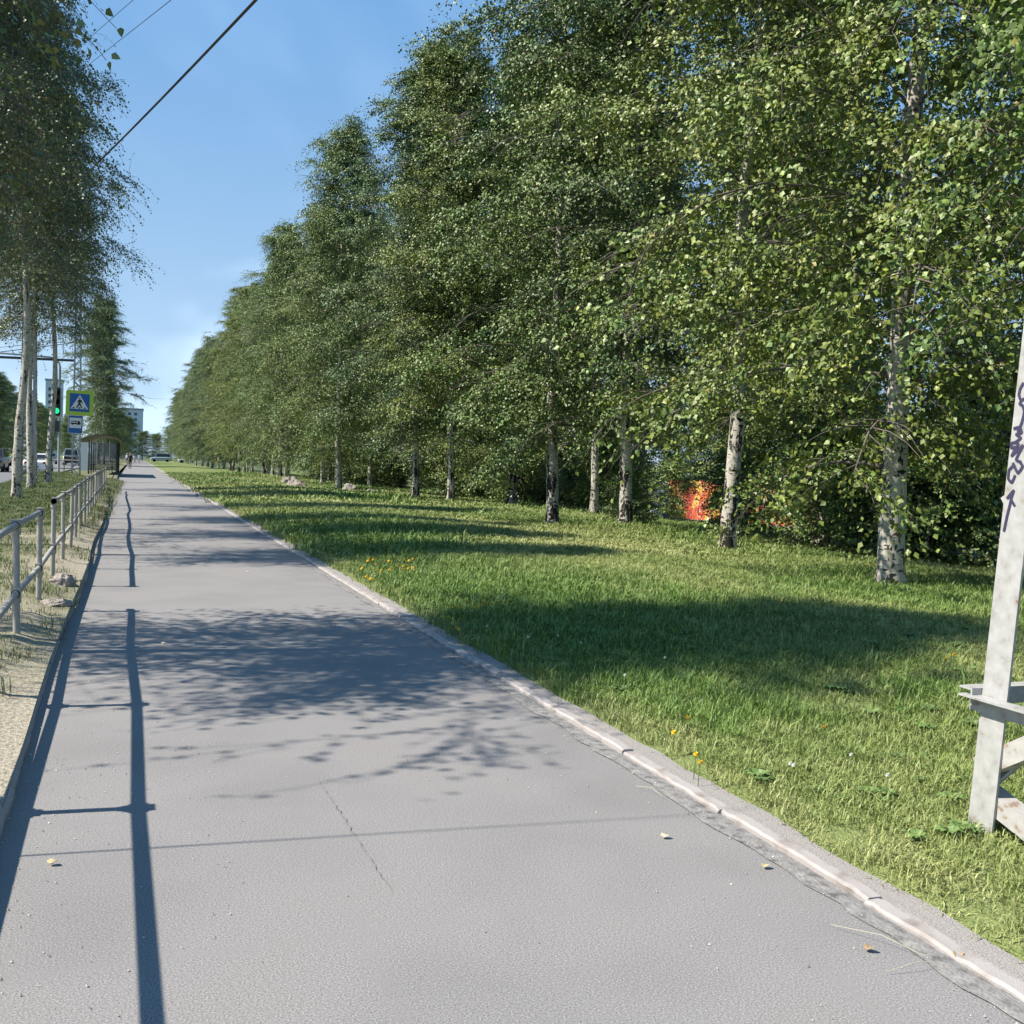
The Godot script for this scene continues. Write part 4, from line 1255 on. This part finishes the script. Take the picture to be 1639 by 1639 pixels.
# ------------------------------------------------------------------ things behind the trees and far off
func build_back() -> void:
	# concrete wall with bright spray paint
	var a := on_y(1040, 829, -1.95)
	var e := on_y(1432, 858, -1.95)
	var n := 11
	var wall := thing("painted_wall", Vector3(a.x, -2.1, a.z), "low concrete wall covered with orange, yellow and blue spray paint", "wall")
	var dir := (e - a)
	dir.y = 0
	var step := dir.length() / n
	wall.rotation.y = atan2(-dir.z, dir.x)
	for k in n:
		var im := Image.create(128, 128, false, Image.FORMAT_RGB8)
		var f := noise(0.013, 700 + k, 3)
		var g := noise(0.018, 750 + k, 2)
		var sets := [Color(0.74, 0.36, 0.20), Color(0.82, 0.64, 0.30), Color(0.62, 0.22, 0.19), Color(0.76, 0.70, 0.68)] if k < 8 else [Color(0.84, 0.83, 0.82), Color(0.25, 0.35, 0.66), Color(0.88, 0.72, 0.70), Color(0.30, 0.16, 0.20)]
		if k < 1: sets = [Color(0.55, 0.62, 0.74), Color(0.86, 0.86, 0.86), Color(0.25, 0.40, 0.70), Color(0.5, 0.5, 0.5)]
		for y in 128:
			for x in 128:
				var v := f.get_noise_2d(x, y)
				var q := g.get_noise_2d(x, y)
				var c: Color = sets[0]
				if v > 0.12: c = sets[1]
				elif v < -0.22: c = sets[2]
				if absf(q) < 0.035: c = sets[3]
				im.set_pixel(x, y, c)
		var m := StandardMaterial3D.new()
		m.albedo_texture = ImageTexture.create_from_image(im)
		m.roughness = 0.8
		var p := part("panel", box_mesh(Vector3(step - 0.03, 3.2, 0.14), Vector3(0, 1.6, 0)), m, wall, Vector3((k + 0.5) * step, 0, 0))
		p.set_meta("label", "wall panel sprayed with colourful shapes")
	part("foot_strip", box_mesh(Vector3(dir.length(), 0.35, 0.3), Vector3(dir.length() / 2, 0.12, 0.02)), M.concrete, wall)
	# crumpled sheet on the ground
	var tp := on_y(1535, 871, -0.05)
	var b := MB.new()
	var f := noise(3.2, 88, 3)
	var nn := 26
	for j in nn + 1:
		for i in nn + 1:
			var x := (i / float(nn) - 0.5) * 1.9
			var z := (j / float(nn) - 0.5) * 1.1
			var rim := minf(minf(i, nn - i), minf(j, nn - j)) / 5.0
			b.put(Vector3(x + 0.1 * f.get_noise_2d(z, 3), 0.02 + 0.26 * minf(rim, 1.0) * (0.6 + f.get_noise_2d(x, z)), z + 0.12 * f.get_noise_2d(x * 2, 9)), Vector3.UP)
	for j in nn:
		for i in nn:
			var k := j * (nn + 1) + i
			b.ix.append_array([k, k + 1, k + nn + 2, k, k + nn + 2, k + nn + 1])
	b.smooth()
	top("tarpaulin", b.mesh(), mat(Color(0.12, 0.19, 0.42), 0.45), "crumpled blue sheet on the ground under the drooping twigs", "tarpaulin", "", "", Vector3(tp.x, gh(tp.x, -tp.z) + 0.02, tp.z))
	# boulders by the row
	for q in [[475, 781, 1.25, 0.42, "flat pinkish boulder in front of the dark boulder"], [464, 776, 1.35, 0.50, "dark angular boulder behind the flat pinkish one"], [561, 787, 0.85, 0.42, "lone pale boulder at the foot of a white birch"], [592, 790, 0.55, 0.22, "small low stone beside the lone pale boulder"], [528, 766, 0.5, 0.3, "small grey stone far back under the trees"]]:
		var p := on_y(q[0], q[1], 0.03)
		p.y = gh(p.x, -p.z) - 0.06
		boulder("boulder", p, q[2], q[3], M.stone if q[0] != 464 else M.bark1, q[4], int(q[0]))
	boulder("concrete_lump", Vector3(rail_x(12.4) + 0.14, 0.10, -12.35), 0.27, 0.09, M.stone, "broken lump of concrete at the foot of a railing post", 31)
	boulder("concrete_lump", Vector3(rail_x(10.9) + 0.16, 0.09, -10.75), 0.28, 0.045, M.stone, "flat slab of old concrete half buried by the railing gap", 32)
	# towers far off
	tower_block(on_d(212, 690, 620.0), 22.0, 16.0, on_d(220, 655, 620.0).y, "pale distant apartment tower with painted-in haze, showing beside the large dark tree")
	tower_block(on_d(93, 690, 520.0), 7.0, 9.0, on_d(86, 608, 520.0).y, "grey distant apartment tower with painted-in haze behind the traffic light")
func boulder(called: String, at: Vector3, w: float, h: float, m: Material, label: String, sd: int) -> void:
	var b := MB.new()
	var f := noise(1.1, sd, 3)
	var rows := 14
	var cols := 24
	for j in rows + 1:
		for i in cols + 1:
			var th := PI * j / rows
			var ph := TAU * (i % cols) / cols
			var d := Vector3(sin(th) * cos(ph), cos(th), sin(th) * sin(ph))
			var q := 1.0 + 0.55 * f.get_noise_3dv(d * 1.3) + 0.12 * f.get_noise_3dv(d * 4.0)
			b.put(Vector3(d.x * w * 0.5, d.y * h, d.z * w * 0.42) * q, d)
	for j in rows:
		for i in cols:
			var k := j * (cols + 1) + i
			b.ix.append_array([k, k + 1, k + cols + 2, k, k + cols + 2, k + cols + 1])
	b.smooth()
	top(called, b.mesh(), m, label, "boulder" if called == "boulder" else "rubble", "", "", at)
func tower_block(at: Vector3, w: float, deep: float, h: float, label: String) -> void:
	var t := thing("apartment_tower", Vector3(at.x - w * 0.25, -0.7, at.z), label, "building")
	part("wall", box_mesh(Vector3(w, h, deep), Vector3(0, h / 2, 0)), mat(Color(0.50, 0.55, 0.60), 0.9), t)  # distance haze is put into this pale bluish wall colour
	part("roof", box_mesh(Vector3(w + 0.6, 0.8, deep + 0.6), Vector3(0, h + 0.4, 0)), mat(Color(0.25, 0.27, 0.30), 0.9), t)
	var win := box_mesh(Vector3(1.6, 1.5, 0.1))
	var gm := mat(Color(0.06, 0.08, 0.10), 0.2)
	var y := 4.0
	while y < h - 2.0:
		for k in int(w / 3.2):
			part("window", win, gm, t, Vector3(-w / 2 + 2.0 + k * 3.2, y, deep / 2 + 0.06))
		y += 3.0

# ------------------------------------------------------------------ people
# one continuous body: tapered bones joined by a smooth minimum, meshed as surface nets; each bone carries its cloth colour
func body_mesh(bones: Array, cell: float) -> ArrayMesh:
	var lo := Vector3.ONE * 9
	var hi := Vector3.ONE * -9
	for q in bones:
		for k in [0, 1]:
			var p: Vector3 = q[k]
			var rad: float = q[2 + k]
			lo = lo.min(p - Vector3.ONE * (rad + 2.5 * cell))
			hi = hi.max(p + Vector3.ONE * (rad + 2.5 * cell))
	var n := Vector3i(((hi - lo) / cell).ceil()) + Vector3i.ONE
	var f := PackedFloat32Array()
	f.resize(n.x * n.y * n.z)
	for z in n.z:
		for y in n.y:
			for x in n.x:
				var p := lo + Vector3(x, y, z) * cell
				var v := 9.0
				for q in bones:
					var a: Vector3 = q[0]
					var ab: Vector3 = q[1] - a
					var t := clampf((p - a).dot(ab) / maxf(ab.length_squared(), 1e-6), 0, 1)
					var d := p.distance_to(a + ab * t) - lerpf(q[2], q[3], t)
					var hk := clampf(0.5 + 0.5 * (v - d) / 0.035, 0, 1)
					v = lerpf(v, d, hk) - 0.035 * hk * (1.0 - hk)
				f[(z * n.y + y) * n.x + x] = v
	var b := MB.new()
	var at := {}
	for z in n.z - 1:
		for y in n.y - 1:
			for x in n.x - 1:
				var s := Vector3.ZERO
				var c := 0
				var inside := 0
				var val := []
				for k in 8:
					val.append(f[((z + (k >> 2)) * n.y + y + ((k >> 1) & 1)) * n.x + x + (k & 1)])
					if val[k] < 0: inside += 1
				if inside == 0 or inside == 8: continue
				for i in 8:
					for bit in [1, 2, 4]:
						var j: int = i | bit
						if j == i or (val[i] < 0) == (val[j] < 0): continue
						var t: float = val[i] / (val[i] - val[j])
						s += Vector3(i & 1, (i >> 1) & 1, i >> 2).lerp(Vector3(j & 1, (j >> 1) & 1, j >> 2), t)
						c += 1
				var p := lo + (Vector3(x, y, z) + s / c) * cell
				var best := 9.0
				for q in bones:
					var a: Vector3 = q[0]
					var ab: Vector3 = q[1] - a
					var t := clampf((p - a).dot(ab) / maxf(ab.length_squared(), 1e-6), 0, 1)
					var d := p.distance_to(a + ab * t) - lerpf(q[2], q[3], t)
					if d < best:
						best = d
						b.col = q[4]
				at[Vector3i(x, y, z)] = b.v.size()
				b.put(p, Vector3.UP)
	for key in at:
		var k: Vector3i = key
		for ax in 3:
			var e1 := Vector3i(0, 1, 0) if ax == 0 else (Vector3i(0, 0, 1) if ax == 1 else Vector3i(1, 0, 0))
			var e2 := Vector3i(0, 0, 1) if ax == 0 else (Vector3i(1, 0, 0) if ax == 1 else Vector3i(0, 1, 0))
			var e0 := Vector3i(1, 0, 0) if ax == 0 else (Vector3i(0, 1, 0) if ax == 1 else Vector3i(0, 0, 1))
			var v0 := f[(k.z * n.y + k.y) * n.x + k.x]
			var w := k + e0
			var v1 := f[(w.z * n.y + w.y) * n.x + w.x]
			if (v0 < 0) == (v1 < 0): continue
			if not (at.has(k - e1) and at.has(k - e2) and at.has(k - e1 - e2)): continue
			var q := [at[k], at[k - e1], at[k - e1 - e2], at[k - e2]]
			if v0 < 0: b.ix.append_array([q[0], q[3], q[2], q[0], q[2], q[1]])
			else: b.ix.append_array([q[0], q[1], q[2], q[0], q[2], q[3]])
	b.smooth()
	return b.mesh()
# o: height, stride, skin, shirt, trousers, shoes, hair, sleeve (bare arms), skirt, facing
func person(at: Vector3, turn: float, o: Dictionary, label: String) -> void:
	var t := thing("person", at, label, "person", "people on the path", turn)
	var k: float = o.height / 1.75
	var st: float = o.stride
	var sk: Color = o.skin
	var top_c: Color = o.shirt
	var leg_c: Color = o.trousers
	var arm_c: Color = sk if o.bare else top_c
	var shin_c: Color = sk if o.get("shorts", false) else leg_c
	var B := []
	# torso, neck, head with jaw and nose
	B.append([Vector3(-0.07, 0.93, 0), Vector3(0.07, 0.93, 0), 0.125, 0.125, leg_c])
	B.append([Vector3(0, 1.0, 0), Vector3(0, 1.22, 0.0), 0.13, 0.14, top_c])
	B.append([Vector3(-0.13, 1.38, 0), Vector3(0.13, 1.38, 0), 0.085, 0.085, top_c])
	B.append([Vector3(0, 1.2, 0), Vector3(0, 1.36, 0), 0.15, 0.12, top_c])
	B.append([Vector3(0, 1.42, 0.0), Vector3(0, 1.53, -0.01), 0.055, 0.05, sk])
	B.append([Vector3(0, 1.58, -0.02), Vector3(0, 1.66, 0.0), 0.075, 0.092, sk])
	B.append([Vector3(0, 1.62, -0.10), Vector3(0, 1.60, -0.115), 0.014, 0.016, sk])
	for s in [-1.0, 1.0]:
		var sw: float = st * s
		var knee := Vector3(s * 0.09, 0.50, -0.16 * sw - 0.03)
		var ankle := Vector3(s * 0.09, 0.09, -0.30 * sw + (0.10 if sw < 0 else 0.0))
		B.append([Vector3(s * 0.09, 0.90, 0), knee, 0.092, 0.06, leg_c])
		B.append([knee, ankle, 0.058, 0.038, shin_c])
		B.append([ankle + Vector3(0, -0.045, 0.03), ankle + Vector3(0, -0.055, -0.14), 0.04, 0.034, o.shoes])
		var elbow := Vector3(s * 0.25, 1.12, 0.12 * sw)
		var wrist := Vector3(s * 0.26, 0.88, 0.12 * sw - 0.08)
		B.append([Vector3(s * 0.19, 1.38, 0), elbow, 0.05, 0.04, top_c])
		B.append([elbow, wrist, 0.038, 0.028, arm_c])
		B.append([wrist, wrist + Vector3(0, -0.08, -0.015), 0.032, 0.034, sk])
		for fi in 4:
			B.append([wrist + Vector3(0, -0.09, -0.04 + 0.02 * fi), wrist + Vector3(-s * 0.012, -0.155 + 0.008 * absf(fi - 1.5), -0.045 + 0.02 * fi), 0.011, 0.009, sk])
		B.append([wrist + Vector3(0, -0.04, -0.04), wrist + Vector3(-s * 0.01, -0.085, -0.075), 0.012, 0.010, sk])
	if o.get("skirt", false):
		B.append([Vector3(0, 0.95, 0), Vector3(0, 0.62, 0), 0.15, 0.20, leg_c])
	var m := part("body", body_mesh(B, 0.028), mat(Color.WHITE, 0.8, 0.0, true), t)
	m.scale = Vector3.ONE * k
	var hair := []
	hair.append([Vector3(0, 1.68, 0.02), Vector3(0, 1.62, 0.045), 0.098, 0.085, o.hair])
	if o.get("long_hair", false): hair.append([Vector3(0, 1.62, 0.06), Vector3(0, 1.40, 0.08), 0.075, 0.05, o.hair])
	var hm := part("hair", body_mesh(hair, 0.026), mat(Color.WHITE, 0.7, 0.0, true), t)
	hm.scale = Vector3.ONE * k
func build_people() -> void:
	var skin := Color(0.42, 0.25, 0.17)
	person(on_y(208, 750.5), PI, {"height": 1.76, "stride": 0.6, "skin": skin, "shirt": Color(0.013, 0.012, 0.014), "trousers": Color(0.012, 0.012, 0.014), "shoes": Color(0.02, 0.02, 0.02), "hair": Color(0.10, 0.04, 0.02), "bare": false}, "person dressed all in black walking towards the bus shelter")
	person(on_y(203.0, 743), PI, {"height": 1.70, "stride": 0.8, "skin": skin, "shirt": Color(0.70, 0.66, 0.68), "trousers": Color(0.10, 0.09, 0.13), "shoes": Color(0.5, 0.5, 0.5), "hair": Color(0.6, 0.55, 0.5), "bare": true}, "person in a white top and dark trousers by the path's edge")
	person(on_y(208.0, 742.5), PI, {"height": 1.66, "stride": 0.4, "skin": skin, "shirt": Color(0.62, 0.30, 0.33), "trousers": Color(0.45, 0.42, 0.50), "shoes": Color(0.4, 0.4, 0.4), "hair": Color(0.03, 0.02, 0.015), "bare": true, "long_hair": true}, "person in a pink top behind the one in black")
	person(on_y(214.5, 744.5), 0.1, {"height": 1.64, "stride": -0.7, "skin": skin, "shirt": Color(0.60, 0.55, 0.57), "trousers": Color(0.55, 0.48, 0.50), "shoes": Color(0.15, 0.1, 0.12), "hair": Color(0.05, 0.03, 0.02), "bare": true, "skirt": true}, "person in a pale dress beside the one in black")
	person(on_y(222.5, 741.5), 0.0, {"height": 1.80, "stride": 0.5, "skin": skin, "shirt": Color(0.66, 0.69, 0.66), "trousers": Color(0.60, 0.58, 0.55), "shoes": Color(0.5, 0.5, 0.5), "hair": Color(0.03, 0.03, 0.03), "bare": true, "shorts": true}, "person in a white shirt and pale shorts by the lawn kerb")

# ------------------------------------------------------------------ flowers, fallen leaves
func build_small() -> void:
	var r := RandomNumberGenerator.new()
	r.seed = 404
	var yellow := mat(Color(0.78, 0.50, 0.02), 0.7)
	var white := mat(Color(0.75, 0.75, 0.70), 0.7)
	var green := mat(Color(0.09, 0.14, 0.035), 0.7)
	var head := MB.new()
	for ring in 3:
		for k in 14:
			var a := TAU * (k + ring * 0.4) / 14
			var d := Vector3(cos(a), 0, sin(a))
			var s := Vector3(-sin(a), 0, cos(a)) * 0.0045
			var l := 0.024 - 0.006 * ring
			var y := 0.004 + 0.006 * ring
			head.quad(-s + Vector3(0, y, 0), s + Vector3(0, y, 0), d * l + s + Vector3(0, y + 0.004 * (1 + ring), 0), d * l - s + Vector3(0, y + 0.004 * (1 + ring), 0))
	var flower := head.mesh()
	var ball := MB.new()
	for k in 36:
		var z := 1.0 - 2.0 * (k + 0.5) / 36
		var a := k * 2.4
		var d := Vector3(cos(a) * sqrt(1 - z * z), z, sin(a) * sqrt(1 - z * z))
		var s := d.cross(Vector3(0.3, 1, 0.2)).normalized() * 0.003
		ball.quad(-s, s, d * 0.014 + s, d * 0.014 - s)
	var clover := ball.mesh()
	var yel := [[1077, 1152], [1098, 1143], [1112, 1183], [1119, 1192], [1317, 1171], [1510, 1077], [1518, 1073], [1524, 1077], [703, 972], [706, 978], [716, 981], [718, 972], [731, 970], [729, 993], [733, 990], [768, 968], [772, 964], [776, 968], [764, 971]]
	for k in 26: yel.append([r.randf_range(572, 662), r.randf_range(896, 922)])
	for q in yel:
		var p := on_y(q[0], q[1], 0.22)
		var y := gh(p.x, -p.z)
		var h := r.randf_range(0.14, 0.20)
		var gname := "yellow dandelion flower close to the pylon and kerb" if -p.z < 7.6 else ("yellow dandelion flower of the loose bunch in the tree's shade" if -p.z < 10.6 else "yellow dandelion flower of the crowded patch by the kerb")
		var t := thing("dandelion", Vector3(p.x, y, p.z), gname, "flower", gname.replace("flower", "flowers"))
		part("stem", rod_mesh(Vector3(0, -0.02, 0), Vector3(0.01, h, 0), 0.0022, 5), green, t)
		var f := part("flower_head", flower, yellow, t, Vector3(0.01, h, 0))
		f.rotation = Vector3(r.randf_range(-0.2, 0.6), r.randf() * TAU, r.randf_range(-0.4, 0.4))
		f.scale = Vector3.ONE * (0.62 if -p.z < 12 else 0.8)
	for q in [[930, 1031], [1265, 1226], [1362, 1213], [1420, 1246], [1270, 1229], [1590, 1060], [1064, 1056], [845, 1022], [893, 1019], [780, 1004], [1000, 1084]]:
		var p := on_y(q[0], q[1], 0.16)
		var t := thing("clover_flower", Vector3(p.x, gh(p.x, -p.z), p.z), "small white clover flower standing in the grass", "flower", "white clover flowers in the lawn")
		part("stem", rod_mesh(Vector3(0, -0.02, 0), Vector3(0, 0.13, 0), 0.0018, 5), green, t)
		part("flower_head", clover, white, t, Vector3(0, 0.135, 0)).scale = Vector3.ONE * 0.7
	# fallen birch leaves on the asphalt
	var lf := MB.new()
	for k in 10:
		var a := TAU * k / 10
		var e := TAU * (k + 1) / 10
		var ra := 0.022 * (1.0 + 0.55 * maxf(0.0, cos(a)) * maxf(0.0, cos(a)))
		var re := 0.022 * (1.0 + 0.55 * maxf(0.0, cos(e)) * maxf(0.0, cos(e)))
		lf.tri(Vector3(0, 0.002, 0), Vector3(cos(a) * ra, 0.006 + 0.006 * sin(a * 2), sin(a) * ra * 0.85), Vector3(cos(e) * re, 0.006 + 0.006 * sin(e * 2), sin(e) * re * 0.85))
	var leaf := lf.mesh()
	var lm := [mat(Color(0.50, 0.40, 0.20), 0.7), mat(Color(0.36, 0.24, 0.13), 0.7), mat(Color(0.52, 0.48, 0.33), 0.7)]
	for q in [[86, 1380, 0, "yellowed leaf lying near the verge kerb by the thin shadow"], [1066, 1338, 2, "pale fallen leaf lying on open asphalt by the thin shadow"], [1224, 1386, 0, "curled yellow leaf in the gutter of the granite kerb"], [1390, 1518, 1, "brown fallen leaf on the gutter's broken edge"], [1535, 1527, 1, "russet leaf on the lawn side of the kerb"], [262, 1030, 2, "small pale leaf on the asphalt beside the rail's shadow"], [395, 915, 2, "small pale fleck of leaf on the sunny asphalt"], [243, 873, 2, "tiny leaf far along the asphalt"]]:
		var p := on_y(q[0], q[1], 0.012)
		var o := top("fallen_leaf", leaf, lm[q[2]], q[3], "leaf", "fallen leaves", "", Vector3(p.x, 0.013 if p.x < 2.55 else gh(p.x, -p.z) + 0.03, p.z))
		o.rotation.y = r.randf() * TAU
		o.scale = Vector3.ONE * 0.75
	# dry straws blown against the kerb
	for q in [[1330, 1480, 1480, 1530], [1018, 1258, 1060, 1275], [905, 1185, 925, 1180], [1420, 1555, 1500, 1540]]:
		var a := on_y(q[0], q[1], 0.012)
		var e := on_y(q[2], q[3], 0.016)
		top("dry_straw", tube_mesh(PackedVector3Array([a, (a + e) * 0.5 + Vector3(0.01, 0.02, 0.01), e]), PackedFloat32Array([0.0009, 0.001, 0.0006]), 5), lm[2], "thin dry straw lying across the gutter of the granite kerb", "straw", "dry straws by the kerb")
	# thin wavering line on the asphalt, slightly darker than its surface
	var cr := MB.new()
	var ca := on_y(505, 1240, 0.0055)
	var ce := on_y(628, 1428, 0.0055)
	var wob := noise(6.0, 12, 2)
	var prev := []
	for i in 41:
		var p := ca.lerp(ce, i / 40.0) + Vector3(0.012 * wob.get_noise_1d(i * 0.11), 0, 0)
		var w := 0.0035 * sin(PI * (i + 1) / 42.0)
		var row := [p - Vector3(w, 0, 0), p + Vector3(w, 0, 0)]
		if prev: cr.quad(prev[0], prev[1], row[1], row[0])
		prev = row
	part("dark_line", cr.mesh(), mat(Color(0.185, 0.178, 0.175), 0.9), get_node("path"))
